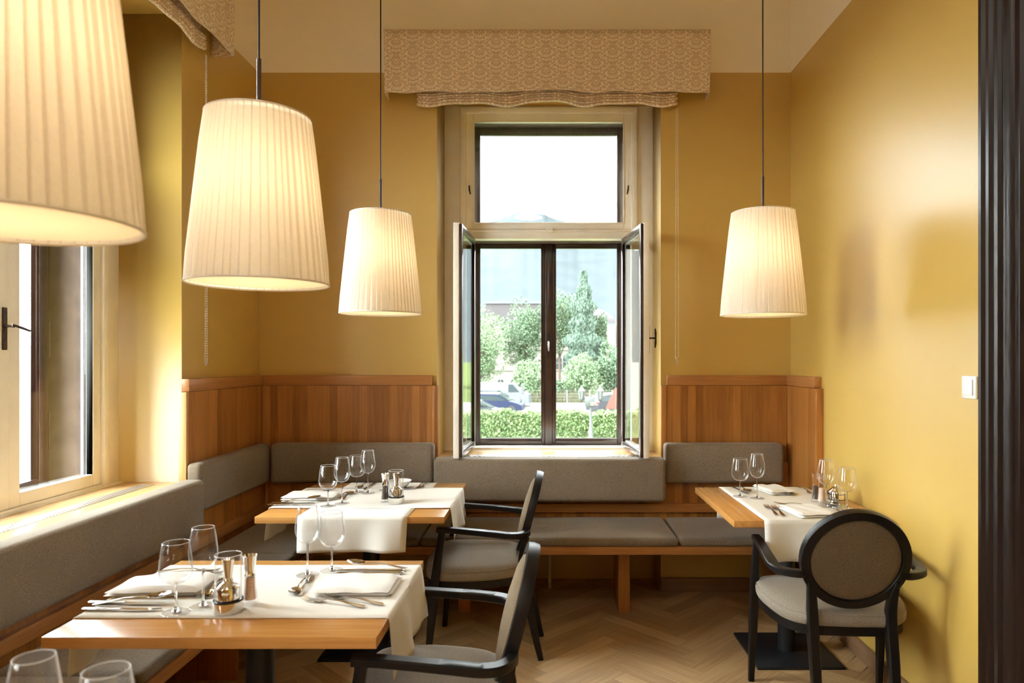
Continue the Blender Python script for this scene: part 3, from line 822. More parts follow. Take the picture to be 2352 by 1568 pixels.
def runner(x0, x1, y0, y1, axis, z, dropA, dropB, tx0, tx1, label, seed):
    # cloth lies on the table and hangs over both ends; axis = long direction
    rng = random.Random(seed); ph = [rng.uniform(0, 6) for _ in range(8)]
    nw = 16; P = []
    a0, a1 = (tx0, tx1); w0, w1 = (y0, y1) if axis == 'x' else (x0, x1)
    tot = dropA + (a1 - a0) + dropB; eA, eB = dropA, dropA + a1 - a0
    SL = [dropA * i / 10 for i in range(10)] + [eA] + [eA + .006 + (a1 - a0 - .012) * i / 36 for i in range(37)] + [eB] + [eB + dropB * i / 10 for i in range(1, 11)]
    for s_ in SL:
        row = []
        for j in range(nw + 1):
            t = j / nw; wv = w0 + (w1 - w0) * t
            if s_ < dropA:
                h_ = dropA - s_; k = h_ / max(dropA, .001); end = -1
            elif s_ > dropA + a1 - a0:
                h_ = s_ - dropA - (a1 - a0); k = h_ / max(dropB, .001); end = 1
            else: h_ = 0; k = 0; end = 0
            if end == 0:
                a_ = a0 + s_ - dropA; zz = z + .0016 + .0006 * math.sin(a_ * 21 + ph[0]) * math.sin(wv * 17 + ph[1])
                if s_ == eA: a_ = a0 - .0022; zz = z + .001
                if s_ == eB: a_ = a1 + .0022; zz = z + .001
            else:
                wave = (.010 * math.sin(t * 9 + ph[2]) + .007 * math.sin(t * 17 + ph[3])) * k
                out = .003 + .012 * (k ** .7) * .35 + wave + .012 * k
                out = max(out, .0025)
                a_ = (a0 - out) if end < 0 else (a1 + out); zz = z + .0016 - h_
                wv += .012 * k * (t - .5) * math.sin(ph[4])
            row.append(Vector((a_, wv, zz)) if axis == 'x' else Vector((wv, a_, zz)))
        P.append(row)
    b = MB(); b.grid(P)
    rn = b.build('table_runner', 'linen', ang=80)
    me = rn.modifiers.new('solid', 'SOLIDIFY'); me.thickness = .0014; me.offset = 1
    tag(rn, label, 'table runner', 'off-white linen table runners')
    # hem strips are part of the cloth
    return rn
runner(0, 0, 1.785, 2.246, 'x', TZ, .155, .165, -1.235, -.415, 'off-white linen runner along the front table, hanging over its right end', 1)
runner(-1.075, -.600, 0, 0, 'y', TZ, .150, .03, 2.950, 3.765, 'off-white linen runner across the middle table, its hem hanging towards the camera', 2)
runner(0, 0, 3.11, 3.60, 'x', TZ + .0022, .150, .150, -1.262, -.442, 'off-white linen runner along the middle table, lying on top of the other runner', 3)
runner(.918, 1.385, 0, 0, 'y', TZ, .172, .172, 2.880, 3.637, 'off-white linen runner on the corner table by the right wall', 4)
runner(0, 0, .80, 1.24, 'x', TZ, .15, .15, -1.22, -.40, 'off-white linen runner on the table below the photo edge, under the blurred glasses', 5)
ZR = TZ + .0034                 # top of a runner
ZR2 = TZ + .0056                # top of the upper runner on the middle table

# ------------------------------------------------------------------ chairs
def make_chair():
    r = empty('armchair', label='', cat='chair', group='black armchairs with round backs')
    tilt = math.radians(15)
    # seat outline (half widths by y): back narrow, front wide
    def outline(off=0, n=40):
        pts = []
        P = [(.155, -.165), (.225, -.10), (.262, .03), (.268, .15), (.235, .245), (.12, .272), (0, .278)]
        # catmull through half outline, mirrored
        H = P; full = H + [(-x, y) for x, y in reversed(H[:-1])]
        full = full + [(-.08, -.172), (0, -.175), (.08, -.172)]
        m = len(full)
        for i in range(m):
            p0, p1, p2, p3 = (Vector(full[(i + k) % m]) for k in (-1, 0, 1, 2))
            for q in range(4):
                t = q / 4
                v = .5 * ((2 * p1) + (-p0 + p2) * t + (2 * p0 - 5 * p1 + 4 * p2 - p3) * t * t + (-p0 + 3 * p1 - 3 * p2 + p3) * t ** 3)
                c = Vector((0, .04)); d_ = v - c; v = c + d_ * (1 + off / max(d_.length, .01)); pts.append(v)
        return pts
    b = MB(); rows = []
    for off, z in ((-.012, .372), (-.006, .370), (-.006, .402), (-.012, .404)): rows.append([Vector((p.x, p.y, z)) for p in outline(off)])
    V = b.grid(rows, closed_v=True); b.face(list(reversed(V[0]))); b.face(V[-1])
    b.build('seat_frame', 'black', r)
    b = MB(); rows = []
    for off, z in ((-.02, .403), (-.004, .405), (.004, .415), (.006, .435), (.0, .452), (-.012, .462), (-.035, .468), (-.07, .472), (-.12, .475), (-.18, .477), (-.23, .478)):
        rows.append([Vector((p.x, p.y, z)) for p in outline(off)])
    V = b.grid(rows, closed_v=True); b.face(V[-1]); b.face(list(reversed(V[0])))
    sc = b.build('seat_cushion', 'chair_fabric', r, ang=60)
    b = MB(); b.sweep([Vector((p.x, p.y, .450)) for p in outline(.002)], .0045, n=6, closed=True); b.build('piping', 'chair_fabric', sc)
    # back ring: circle in a plane leaning backwards
    C = Vector((0, -.205, .668)); ro = .197; ri = .163
    U = Vector((1, 0, 0)); Vv = Vector((0, -math.sin(tilt), math.cos(tilt))); Nn = Vector((0, math.cos(tilt), math.sin(tilt)))
    b = MB(); rows = []; n = 56
    sec = [(ro, -.017), (ro + .002, 0), (ro, .017), (ri + .004, .019), (ri, .012), (ri, -.012), (ri + .004, -.019)]
    for k in range(n):
        a = 2 * PI * k / n; e = U * math.cos(a) + Vv * math.sin(a)
        rows.append([C + e * rr + Nn * tt for rr, tt in sec])
    b.grid(rows, closed_u=True, closed_v=True); b.build('back_ring', 'black', r)
    b = MB(); rows = []
    for rr, tt in ((.164, -.006), (.160, -.014), (.14, -.017), (.07, -.018), (.0005, -.018)):
        rows.append([C + (U * math.cos(2 * PI * k / n) + Vv * math.sin(2 * PI * k / n)) * rr + Nn * tt for k in range(n)])
    b.grid(rows, closed_v=True); 
    rows = []
    for rr, tt in ((.164, -.006), (.165, .012), (.155, .022), (.13, .030), (.07, .036), (.0005, .037)):
        rows.append([C + (U * math.cos(2 * PI * k / n) + Vv * math.sin(2 * PI * k / n)) * rr + Nn * tt for k in range(n)])
    b.grid(rows, closed_v=True)
    b.build('back_pad', 'chair_back', r, ang=60)
    for sx in (-1, 1):
        # rear leg runs up into the ring
        b = MB()
        b.sweep([(sx * .138, -.260, 0), (sx * .140, -.232, .12), (sx * .141, -.200, .28), (sx * .142, -.176, .40), (sx * .143, -.172, .47), (sx * .148, -.180, .53), (sx * .158, -.192, .585)],
                [(.026, .024), (.031, .032), (.037, .040), (.040, .042), (.038, .036), (.032, .032), (.016, .028)], up=Vector((0, 1, 0)), rect=True)
        b.build('leg', 'black', r)
        b = MB()
        b.sweep([(sx * .272, .252, 0), (sx * .270, .238, .15), (sx * .267, .222, .34), (sx * .266, .208, .46), (sx * .264, .188, .60), (sx * .263, .184, .632)],
                [(.024, .024), (.030, .030), (.036, .040), (.034, .038), (.028, .030), (.030, .030)], up=Vector((0, 1, 0)), rect=True)
        b.build('leg', 'black', r)
        b = MB()
        b.sweep([(sx * .262, .208, .640), (sx * .263, .15, .638), (sx * .266, .05, .630), (sx * .270, -.06, .620), (sx * .270, -.115, .614), (sx * .258, -.155, .611), (sx * .232, -.182, .610), (sx * .20, -.196, .610), (sx * .178, -.200, .612)],
                [(.036, .024), (.038, .024), (.040, .024), (.044, .025), (.044, .025), (.042, .026), (.036, .026), (.032, .028), (.022, .028)], rect=True)
        b.build('armrest', 'black', r)
    return r
ch = make_chair(); ch['label'] = 'black armchair at the right end of the middle table, seen side-on'
ch.location = (-.285, 3.335, 0); ch.rotation_euler = (0, 0, PI / 2)
c2 = dup(ch); c2['label'] = 'nearest black armchair, cut by the bottom edge, at the front table'
c2.location = (-.290, 2.00, 0); c2.rotation_euler = (0, 0, PI / 2 + .02)
c3 = dup(ch); c3['label'] = 'black armchair at the corner table, its brown round back to the camera'
c3.location = (1.150, 2.72, 0); c3.rotation_euler = (0, 0, math.radians(-4))

# ------------------------------------------------------------------ glasses
def make_glass(tall):
    r = empty('wine_glass')
    if tall: h, zb, zm, rm, rr, rf = .216, .100, .148, .0375, .0285, .0345
    else: h, zb, zm, rm, rr, rf = .187, .078, .116, .0420, .0335, .0350
    prof = []
    n = 9
    for i in range(n + 1):
        a = PI / 2 * i / n; prof.append((.004 + (rm - .004) * math.sin(a) ** .85, zb + (zm - zb) * (1 - math.cos(a))))
    for i in range(1, 8):
        t = i / 7; prof.append((rm + (rr - rm) * t ** 1.35, zm + (h - zm) * t))
    inner = [(max(.0006, x - .0011), z + (.0016 if k < 3 else 0)) for k, (x, z) in enumerate(prof)]
    inner[0] = (.0006, prof[0][1] + .003)
    b = MB(); b.lathe(prof + [(rr - .0005, h + .0006)] + list(reversed(inner)), 32)
    bo = b.build('bowl', 'wine', r)
    def ring(q, z, t, nm, par): MB().sweep([(q * math.cos(2 * PI * k / 36), q * math.sin(2 * PI * k / 36), z) for k in range(36)], t, n=6, closed=True).build(nm, 'edge_glint', par)
    ring(rr - .0006, h, .0016, 'rim', bo)
    b = MB(); b.lathe([(.0045, zb + .002), (.0033, zb - .012), (.0028, zb * .5), (.0034, .018), (.006, .009), (.012, .0045)], 14, cap0=True, cap1=True); b.build('stem', 'glass', r)
    b = MB(); b.lathe([(.0006, .0055), (.008, .0050), (.02, .0026), (rf, .0016), (rf + .0006, .0008), (rf - .001, 0), (.0006, 0)], 32); fo = b.build('foot', 'wine', r); ring(rf, .0010, .0016, 'foot_edge', fo)
    return r
tallp = make_glass(True); shortp = make_glass(False)
GL = [  # tall?, foot centre in the photo, label
 (1, 467, 1392, ZR, 'tall wine glass left of the oil lamp on the front table'),
 (0, 404, 1406, ZR, 'short wine glass nearest the spoon at the left place of the front table'),
 (1, 706, 1320, ZR, 'tall wine glass at the back of the front table, before the white hanging cloth'),
 (0, 762, 1310, ZR, 'short wine glass at the back of the front table, beside the gold-lit spoons'),
 (0, 753.5, 1162, ZR2, 'short wine glass at the left end of the row of four on the middle table'),
 (1, 785.6, 1156, ZR2, 'tall wine glass second from the left in the row of four on the middle table'),
 (0, 819.5, 1130, ZR2, 'short wine glass second from the right in the row of four on the middle table'),
 (1, 845, 1132, ZR2, 'tall wine glass at the right end of the row of four on the middle table'),
 (0, 1700, 1140, ZR, 'short wine glass at the left edge of the corner table runner'),
 (1, 1739, 1144, ZR, 'tall wine glass beside the far napkin on the corner table'),
 (1, 1897, 1163, ZR, 'tall wine glass in front of the salt grinder on the corner table'),
 (0, 1945, 1169, ZR, 'short wine glass nearest the right wall on the corner table')]
first = {0: True, 1: True}
for tl, px, py, z, lab in GL:
    src = tallp if tl else shortp
    g = src if first[tl] else dup(src); first[tl] = False
    p = T(px, py, z); g.location = p; g['label'] = lab; g['category'] = 'wine glass'; g['group'] = 'wine glasses on the laid tables'
for tl, x, y, lab in ((1, -.788, 1.05, 'blurred wine glass at the very bottom left edge of the photo'), (0, -.690, 1.07, 'blurred wine glass at the bottom left, the one nearer the front table')):
    g = dup(tallp if tl else shortp); g.location = (x, y, ZR); g['label'] = lab; g['category'] = 'wine glass'; g['group'] = 'wine glasses on the laid tables'

# ------------------------------------------------------------------ oil lamps and grinders
def oil_lamp(p, label, cyl=True):
    r = empty('oil_lamp', p, label=label, cat='oil lamp')
    if cyl:
        MB().lathe([(.0005, 0), (.0365, 0), (.038, .002), (.038, .029), (.036, .030), (.0005, .030)], 40).build('base', 'chrome', r)
        b = MB(); b.sweep([(.0365 * math.cos(2 * PI * k / 40), .0365 * math.sin(2 * PI * k / 40), .0315) for k in range(40)], .004, n=8, closed=True); b.build('seal_ring', 'rubber', r)
        MB().lathe([(.0295, .030), (.0295, .064), (.0285, .067), (.012, .081), (.0115, .086), (.009, .092)], 36, cap0=True).build('bottle', 'chrome', r)
        MB().lathe([(.010, .090), (.0105, .096), (.013, .118), (.0165, .140), (.015, .1405), (.010, .110), (.0005, .108)], 32, cap0=True).build('spout', 'chrome', r)
        MB().lathe([(.0345, .031), (.0345, .152), (.0325, .1525), (.0325, .031)], 40).build('glass_cylinder', 'wine', r)
        MB().sweep([(.0336 * math.cos(2 * PI * k / 36), .0336 * math.sin(2 * PI * k / 36), .1525) for k in range(36)], .0022, n=6, closed=True).build('cylinder_rim', 'edge_glint', r)
    else:
        MB().lathe([(.0005, 0), (.0375, 0), (.038, .002), (.038, .052), (.034, .060), (.018, .074), (.010, .080), (.008, .088), (.0005, .089)], 40).build('bottle', 'chrome', r)
        b = MB()
        for z in (.020, .045): b.sweep([(.0385 * math.cos(2 * PI * k / 40), .0385 * math.sin(2 * PI * k / 40), z) for k in range(40)], .003, n=8, closed=True)
        b.build('seal_ring', 'rubber', r)
    return r
oil_lamp(T(524, 1403, ZR), 'chrome oil lamp in a glass cylinder on the front table')
oil_lamp(T(909.7, 1155, ZR2), 'chrome oil lamp in a glass cylinder on the middle table')
oil_lamp(T(1921, 1155, ZR), 'low chrome oil lamp with black rings on the corner table', False)
def grinder(p, fill, label, chrome=True):
    r = empty('spice_grinder', p, label=label, cat='grinder', group='glass salt and pepper grinders')
    MB().lathe([(.0005, 0), (.0215, 0), (.0225, .004), (.0205, .012), (.0165, .05), (.0150, .082), (.0135, .0822), (.0148, .05), (.0185, .014), (.0005, .013)], 28).build('glass_body', 'wine', r)
    MB().lathe([(.0005, .0145), (.0165, .0145), (.0135, .05), (.0125, .074), (.0005, .075)], 20).build('filling', fill, r)
    MB().lathe([(.0152, .080), (.0142, .088), (.0158, .110), (.0195, .134), (.0185, .1345), (.012, .120), (.0005, .118)], 28, cap0=True).build('cap', 'chrome' if chrome else 'wine', r)
grinder(T(574, 1386, ZR), 'salt', 'salt grinder with chrome cap behind the oil lamp on the front table')
grinder(T(885, 1152, ZR2), 'pepper', 'pepper grinder with chrome cap beside the oil lamp on the middle table')
grinder(T(1874, 1152, ZR), 'pepper', 'glass pepper grinder on the corner table, the left of its two grinders', False)
grinder(T(1887.5, 1157, ZR), 'salt', 'glass grinder of pink salt on the corner table, behind the tall glass', False)

# ------------------------------------------------------------------ cutlery
def strip(b, secs, th=.0022):
    # secs: (y, halfwidth, z, thickness)
    rows = []
    for y, hw, z, t in secs:
        rows.append([Vector((hw * math.cos(2 * PI * (k + .5) / 10), y, z + t / 2 * math.sin(2 * PI * (k + .5) / 10))) for k in range(10)])
    V = b.grid(rows, closed_v=True); b.face(V[0]); b.face(list(reversed(V[-1])))
def make_fork(s=1.0):
    b = MB()
    strip(b, [(-.100, .004, .004, .002), (-.096, .0085, .004, .003), (-.07, .0080, .006, .003), (-.02, .0038, .011, .0034), (.02, .0032, .010, .0034), (.033, .005, .006, .0026), (.040, .0105, .004, .0020), (.052, .0122, .003, .0018), (.058, .0122, .003, .0018)])
    for k in range(4):
        x = -.0096 + k * .0064
        rows = []
        for y, z, hw in ((.056, .003, .0021), (.075, .0035, .0019), (.090, .006, .0016), (.098, .009, .0010)):
            rows.append([Vector((x + dx * hw, y, z + dz)) for dx, dz in ((-1, -.0008), (1, -.0008), (1, .0008), (-1, .0008))])
        V = b.grid(rows, closed_v=True); b.face(V[0]); b.face(list(reversed(V[-1])))
    return b
def make_spoon():
    b = MB()
    strip(b, [(-.100, .004, .004, .002), (-.096, .0085, .004, .003), (-.07, .0080, .006, .003), (-.02, .0038, .012, .0034), (.02, .0030, .011, .0034), (.036, .0040, .007, .0026), (.044, .007, .0055, .002)])
    for lo in (0, .0014):
        rows = []
        for i in range(7):
            q = i / 6; rows.append([Vector((.0205 * q * math.cos(2 * PI * k / 24), .070 + .030 * q * math.sin(2 * PI * k / 24), .0014 + lo + .0085 * q * q + (.001 if math.sin(2 * PI * k / 24) > 0 else 0) * q)) for k in range(24)])
        b.grid(rows, closed_v=True)
    b.lathe([(.0001, 0), (.0001, .0001)], 3, (0, .07, .002))
    return b
def make_knife():
    b = MB()
    strip(b, [(-.105, .004, .005, .004), (-.100, .0085, .005, .0075), (-.06, .0085, .005, .0075), (-.01, .0060, .005, .007), (.0, .0050, .005, .006)])
    b.prism([(-.005, 0), (.006, 0), (.0098, .02), (.0098, .075), (.006, .098), (.0, .112), (-.005, .108)], 'z', .0042, .0058)
    return b
proto = {}
CUT = [  # kind, head px, tail px, z, label
 ('table_knife', 355, 1387.5, 223, 1385.5, ZR, 'table knife beside the left napkin on the front table, the farther of the pair'),
 ('table_knife', 361, 1402, 196, 1401, ZR, 'table knife at the near edge of the left place on the front table'),
 ('table_fork', 505, 1312, 362, 1314, ZR, 'table fork behind the left napkin on the front table'),
 ('table_fork', 512, 1318, 372, 1319, ZR, 'second table fork behind the left napkin on the front table, nearer the napkin'),
 ('dessert_spoon', 477, 1366, 503, 1338, ZR, 'dessert spoon between left napkin and oil lamp on the front table'),
 ('dessert_fork', 505, 1334, 482, 1371, ZR, 'dessert fork between left napkin and oil lamp on the front table'),
 ('table_knife', 767, 1319.5, 934, 1318, ZR, 'table knife along the top of the right napkin on the front table'),
 ('table_knife', 775, 1313, 930, 1312, ZR, 'table knife at the back of the right place on the front table'),
 ('table_fork', 693, 1377, 840, 1396, ZR, 'table fork at the near side of the right napkin, tines farther left'),
 ('table_fork', 731, 1369, 891, 1392, ZR, 'table fork just below the right napkin on the front table, longer in view'),
 ('dessert_spoon', 676, 1363, 706, 1328, ZR, 'dessert spoon in the centre of the front table, crossed by a fork'),
 ('dessert_fork', 718, 1322, 684, 1373, ZR, 'dessert fork in the centre of the front table, tines away from the camera'),
 ('table_knife', 700, 1159.5, 633, 1160.5, ZR2, 'table knife at the near left edge of the middle table'),
 ('table_knife', 710, 1155, 641, 1156, ZR2, 'table knife beside the napkin at the left end of the middle table'),
 ('table_fork', 760, 1126, 690, 1130.5, ZR2, 'table fork behind the napkin at the left end of the middle table'),
 ('dessert_spoon', 808.5, 1131, 786, 1150, ZR2, 'gold-lit dessert spoon between the glasses on the middle table'),
 ('dessert_fork', 776, 1149, 800, 1128, ZR2, 'dessert fork under the tall glass on the middle table'),
 ('table_knife', 838, 1125, 862, 1110, ZR, 'table knife at the far side of the middle table near the glasses'),
 ('table_spoon', 824, 1122, 848, 1109.5, ZR, 'table spoon at the far side of the middle table'),
 ('table_fork', 960, 1121, 974, 1109.5, ZR, 'table fork at the far right of the middle table'),
 ('table_fork', 968, 1120, 983, 1109.5, ZR, 'outer table fork at the far right of the middle table, beside the wood'),
 ('dessert_spoon', 938, 1123, 884, 1126, ZR2, 'dessert spoon behind the oil lamp on the middle table'),
 ('table_fork', 1757, 1160, 1786, 1186, ZR, 'left one of the two forks at the near place of the corner table'),
 ('table_fork', 1772, 1160, 1804, 1190, ZR, 'right one of the two forks at the near place of the corner table'),
 ('dessert_fork', 1783, 1156, 1862, 1163, ZR, 'dessert fork at the top of the near napkin on the corner table'),
 ('table_knife', 1898, 1158, 1934, 1179, ZR, 'table knife right of the near napkin on the corner table'),
 ('table_spoon', 1915, 1160, 1949, 1180, ZR, 'table spoon at the near right of the corner table, under the glasses'),
 ('table_knife', 1716, 1135, 1681, 1119, ZR, 'table knife at the far left place of the corner table, reaching past the short glass'),
 ('table_spoon', 1714, 1128, 1697, 1119, ZR, 'table spoon at the far left of the corner table between the glasses'),
 ('dessert_spoon', 1822, 1138, 1749, 1129, ZR, 'dessert spoon under the far napkin on the corner table'),
 ('table_fork', 1866, 1135, 1834, 1120, ZR, 'table fork at the far right place of the corner table'),
]
SHAPE = {'table_knife': make_knife, 'table_fork': make_fork, 'dessert_fork': make_fork, 'table_spoon': make_spoon, 'dessert_spoon': make_spoon}
for kind, ax, ay, bx_, by_, z, lab in CUT:
    A, B = T(ax, ay, z), T(bx_, by_, z); mid = (A + B) / 2; dv = A - B
    if kind not in proto: o = SHAPE[kind]().build(kind, 'steel'); proto[kind] = o
    else: o = proto[kind].copy(); COL.objects.link(o)
    o.name = kind
    o.location = mid; o.rotation_euler = (0, 0, math.atan2(dv.y, dv.x) - PI / 2)
    o.scale = (.88,) * 3 if kind.startswith('dessert') else (1, 1, 1)
    tag(o, lab, kind.split('_')[1], 'steel cutlery on the laid tables')
# three spoons that lie on top of other cutlery
for ax, ay, bx_, by_, z, tl, lab in ((808, 1306, 925, 1309, ZR, 0, 'table spoon with raised bowl at the back right of the front table'),
                               (368, 1384, 240, 1391, ZR, 0, 'table spoon with raised bowl between the knives, left on the front table'),
                               (722, 1152, 650, 1158, ZR2, 0, 'table spoon with raised bowl at the left end of the middle table')):
    A, B = T(ax, ay, z), T(bx_, by_, z); mid = (A + B) / 2; dv = A - B
    o = proto['table_spoon'].copy(); COL.objects.link(o); o.location = mid + Vector((0, 0, .009)); 
    o.rotation_euler = (math.radians(4), 0, math.atan2(dv.y, dv.x) - PI / 2)
    tag(o, lab, 'spoon', 'steel cutlery on the laid tables')

# ------------------------------------------------------------------ napkins
def napkin(p, lx, ly, rz, label, seed, layers=3, curl=.006):
    layers = 2
    rng = random.Random(seed)
    b = MB(); z = 0
    for k in range(layers):
        th = .0105; ox, oy = rng.uniform(-.004, .004), rng.uniform(-.004, .004)
        nx, ny = 18, 12
        def S(i, j, top):
            u, v = -1 + 2 * i / nx, -1 + 2 * j / ny
            e = max(0, 1 - abs(u) ** 10) ** .5 * max(0, 1 - abs(v) ** 10) ** .5
            zz = z + th / 2 + (th / 2 * e if top else -th / 2 * e)
            if k == layers - 1 and top: zz += curl * (.5 + .5 * math.sin(u * 2.2 + seed)) * (.4 + .6 * v * v) * e + .0015 * math.sin(u * 7 + v * 4)
            else: zz += 0
            return Vector((ox + u * lx / 2 * (1 - .01 * k), oy + v * ly / 2, zz))
        b.grid([[S(i, j, True) for j in range(ny + 1)] for i in range(nx + 1)])
        b.grid([[S(i, j, False) for j in range(ny + 1)] for i in range(nx + 1)])
        z += th * .93
    o = b.build('napkin', 'napkin', ang=70); o.location = p; o.rotation_euler = (0, 0, rz)
    tag(o, label, 'napkin', 'folded white napkins')
napkin(T(378, 1352, ZR), .26, .155, .03, 'folded white napkin at the left place of the front table', 1, 4, .016)
napkin(T(822, 1350, ZR), .225, .165, .0, 'folded white napkin at the right place of the front table', 2, 3)
napkin(T(716, 1143, ZR2), .25, .15, .0, 'folded white napkin at the left end of the middle table', 3, 3)
napkin(T(1777, 1128, ZR), .14, .20, .22, 'folded white napkin at the far place of the corner table', 4, 4, .010)
napkin(T(1853, 1178, ZR), .17, .21, .16, 'folded white napkin at the near place of the corner table', 5, 4)
# white bowl behind the oil lamp
b = MB(); b.lathe([(.0005, .006), (.02, .005), (.025, 0), (.027, .004), (.045, .018), (.062, .044), (.060, .0445), (.043, .022), (.024, .010), (.0005, .010)], 32)
o = b.build('bowl', 'napkin'); o.location = T(918, 1122, ZR) ; o.location.z = ZR; tag(o, 'small white bowl behind the oil lamp on the middle table', 'bowl')

# ------------------------------------------------------------------ outdoors
GZ = -2.7
M['grass'] = plain('lawn', (.06, .08, .03), .9, spec=.0, var=.3, vscale=2)
M['road'] = plain('pale_asphalt', (.115, .113, .106), .9, spec=.0, var=.08, vscale=1)
M['facade'] = plain('cream_render', (.13, .122, .105), .8, spec=.1, var=.04)
M['roof'] = plain('grey_slate', (.050, .046, .048), .8, spec=.1, var=.15, vscale=8)
M['roof_edge'] = plain('zinc_gutter', (.05, .07, .08), .5, var=.1)
M['dark_glass'] = plain('dark_window_glass', (.02, .028, .03), .15, spec=.25)
M['bark'] = plain('bark', (.085, .06, .045), .9, var=.4, vscale=20)
M['mountain'] = plain('forested_mountain', (.035, .0425, .0455), .95, spec=0.0, var=.06, vscale=.012)
M['leafA'] = leaf_mat('lime_leaves', (.060, .095, .048), (.10, .150, .080), (.15, .21, .115))
M['leafB'] = leaf_mat('maple_leaves', (.026, .048, .027), (.065, .105, .060), (.115, .165, .098))
M['leafC'] = leaf_mat('conifer_needles', (.034, .056, .042), (.062, .095, .070), (.10, .145, .108))
M['leafH'] = leaf_mat('hedge_leaves', (.034, .062, .020), (.082, .130, .050), (.16, .205, .095))
M['car_blue'] = plain('blue_car_paint', (.004, .009, .030), .4, spec=.3)
M['car_grey'] = plain('grey_car_paint', (.026, .034, .038), .45, spec=.2)
M['car_dark'] = plain('dark_grey_car_paint', (.015, .017, .02), .4, spec=.3)
M['car_white'] = plain('white_car_paint', (.072, .080, .084), .5, spec=.15)
M['tyre'] = plain('tyre_rubber', (.02, .02, .02), .8)
M['red_lamp'] = plain('red_lamp_glass', (.45, .03, .02), .3)
M['banner'] = plain('coral_banner', (.14, .03, .018), .7, var=.03)
M['post'] = plain('grey_green_cast_iron', (.03, .036, .035), .5)
M['lantern_glass'] = plain('milky_lantern_glass', (.08, .085, .085), .3)
M['sticker'] = plain('orange_sticker', (.60, .20, .06), .6)
M['wire'] = plain('galvanised_wire', (.3, .32, .3), .5, .5)

struct(MB().box(-12, 900, 34, 2600, GZ - .3, GZ).build('ground', 'grass'))
struct(MB().box(-900, -12, 34, 2600, GZ - .3, GZ).build('ground', 'road'))
struct(MB().box(-2.5, 900, YB + 1.0, 34, GZ - .3, GZ).build('ground', 'grass'))
struct(MB().box(-900, -2.5, -200, 34, GZ - .3, GZ).build('ground', 'road'))
struct(MB().box(-11.9, 80, 40, 66, GZ, GZ + .02).build('road', 'road'))
# mountain
b = MB(); rng = random.Random(5); rows = []
def ridge(px):
    base = 556 + 46 * math.exp(-((px + 60) / 520) ** 2) * -1
    y = 525 - 36 * math.exp(-((px - 1205) / 85) ** 2) - 6 * math.exp(-((px - 1270) / 40) ** 2)
    y += (34 * min(1, max(0, (1100 - px) / 260)) + 30 * min(1, max(0, (px - 1420) / 400)))
    return y + 1.4 * math.sin(px * .11) + 1.0 * math.sin(px * .27 + 1) + .7 * math.sin(px * .61)
nx = 300
for i in range(nx + 1):
    px = 250 + 2300 * i / nx; X = (px - CX) / F; yr = ridge(px); row = []
    for j in range(9):
        t = j / 8; D = 1600 + 1400 * t
        Z = (EYE + (CY - yr) * 3000 / F) * (t ** 1.15) + (GZ) * (1 - t)
        if 0 < j < 8: Z += 9 * t * math.sin(i * .13 + j * 1.7) + 5 * t * math.sin(i * .31 + j * 2.9)
        row.append(Vector((X * D, D, Z)))
    rows.append(row)
b.grid(rows); b2 = [[r_[-1], r_[-1] + Vector((0, 600, -r_[-1].z))] for r_ in rows]; b.grid(b2)
o = b.build('mountain', 'mountain'); tag(o, 'pale blue forested mountain far behind the trees', 'mountain')
o['kind'] = 'structure'

def at(px, d): return (px - CX) * d / F
def zat(py, d): return EYE + (CY - py) * d / F
def leaves(b, fn, n, size, rng, droop=0):
    for _ in range(n):
        p, s_ = fn(); sz = size * rng.uniform(.6, 1.3) * s_
        ax = Vector((rng.gauss(0, 1), rng.gauss(0, 1), rng.gauss(0, 1))).normalized()
        ay = ax.cross(Vector((rng.gauss(0, 1), rng.gauss(0, 1), rng.gauss(0, 1)))).normalized()
        if droop: ay = (ay * .3 + Vector((0, 0, -1))).normalized(); ax = ax.cross(ay).normalized()
        k = 1 if not droop else droop
        b.face([b.bm.verts.new(p + q) for q in (-ax * sz * .5, ay * sz * .9 * k, ax * sz * .5, -ay * sz * .5)])
def tree(px, py, rx, ry, d, mat, label, seed, n=2600, size=.115, trunk=True):
    rng = random.Random(seed); X, Z = at(px, d), zat(py, d); rx_, rz_ = rx * d / F, ry * d / F
    r = empty('tree', (X, d, GZ), label=label, cat='tree', group='broadleaf trees beyond the road')
    zc = Z - GZ
    lumps = []
    for _ in range(26):
        th, ph = rng.uniform(0, 2 * PI), rng.uniform(-1, 1); q = rng.uniform(.35, .74)
        lumps.append((Vector((math.cos(th) * math.sqrt(1 - ph * ph) * rx_ * q, math.sin(th) * math.sqrt(1 - ph * ph) * rx_ * q, zc + ph * rz_ * q)), rng.uniform(.30, .48)))
    def fn():
        c, s_ = rng.choice(lumps); v = Vector((rng.gauss(0, 1), rng.gauss(0, 1), rng.gauss(0, 1))).normalized() * rng.uniform(.55, 1) ** .6
        p = c + Vector((v.x * rx_ * s_, v.y * rx_ * s_, v.z * rz_ * s_))
        p.z = max(.15, p.z)
        return p, 1
    b = MB(); leaves(b, fn, int(n * 4.6), size, rng); b.build('crown', mat, r, smooth=False)
    if trunk:
        b = MB(); h = max(.6, zc)
        b.sweep([(0, 0, 0), (rng.uniform(-.1, .1), 0, h * .4), (rng.uniform(-.2, .2), 0, h)], [.5 * rx_ * .3, .4 * rx_ * .3, .05])
        for _ in range(12):
            c, s_ = rng.choice(lumps); b.sweep([(0, 0, h * rng.uniform(.35, .7)), (c.x * .5, c.y * .5 - .3, c.z * .85), (c.x * 1.1, c.y - .5, c.z)], [.16 * rx_ * .4, .09, .04], n=6)
        b.build('trunk', 'bark', r)
    return r
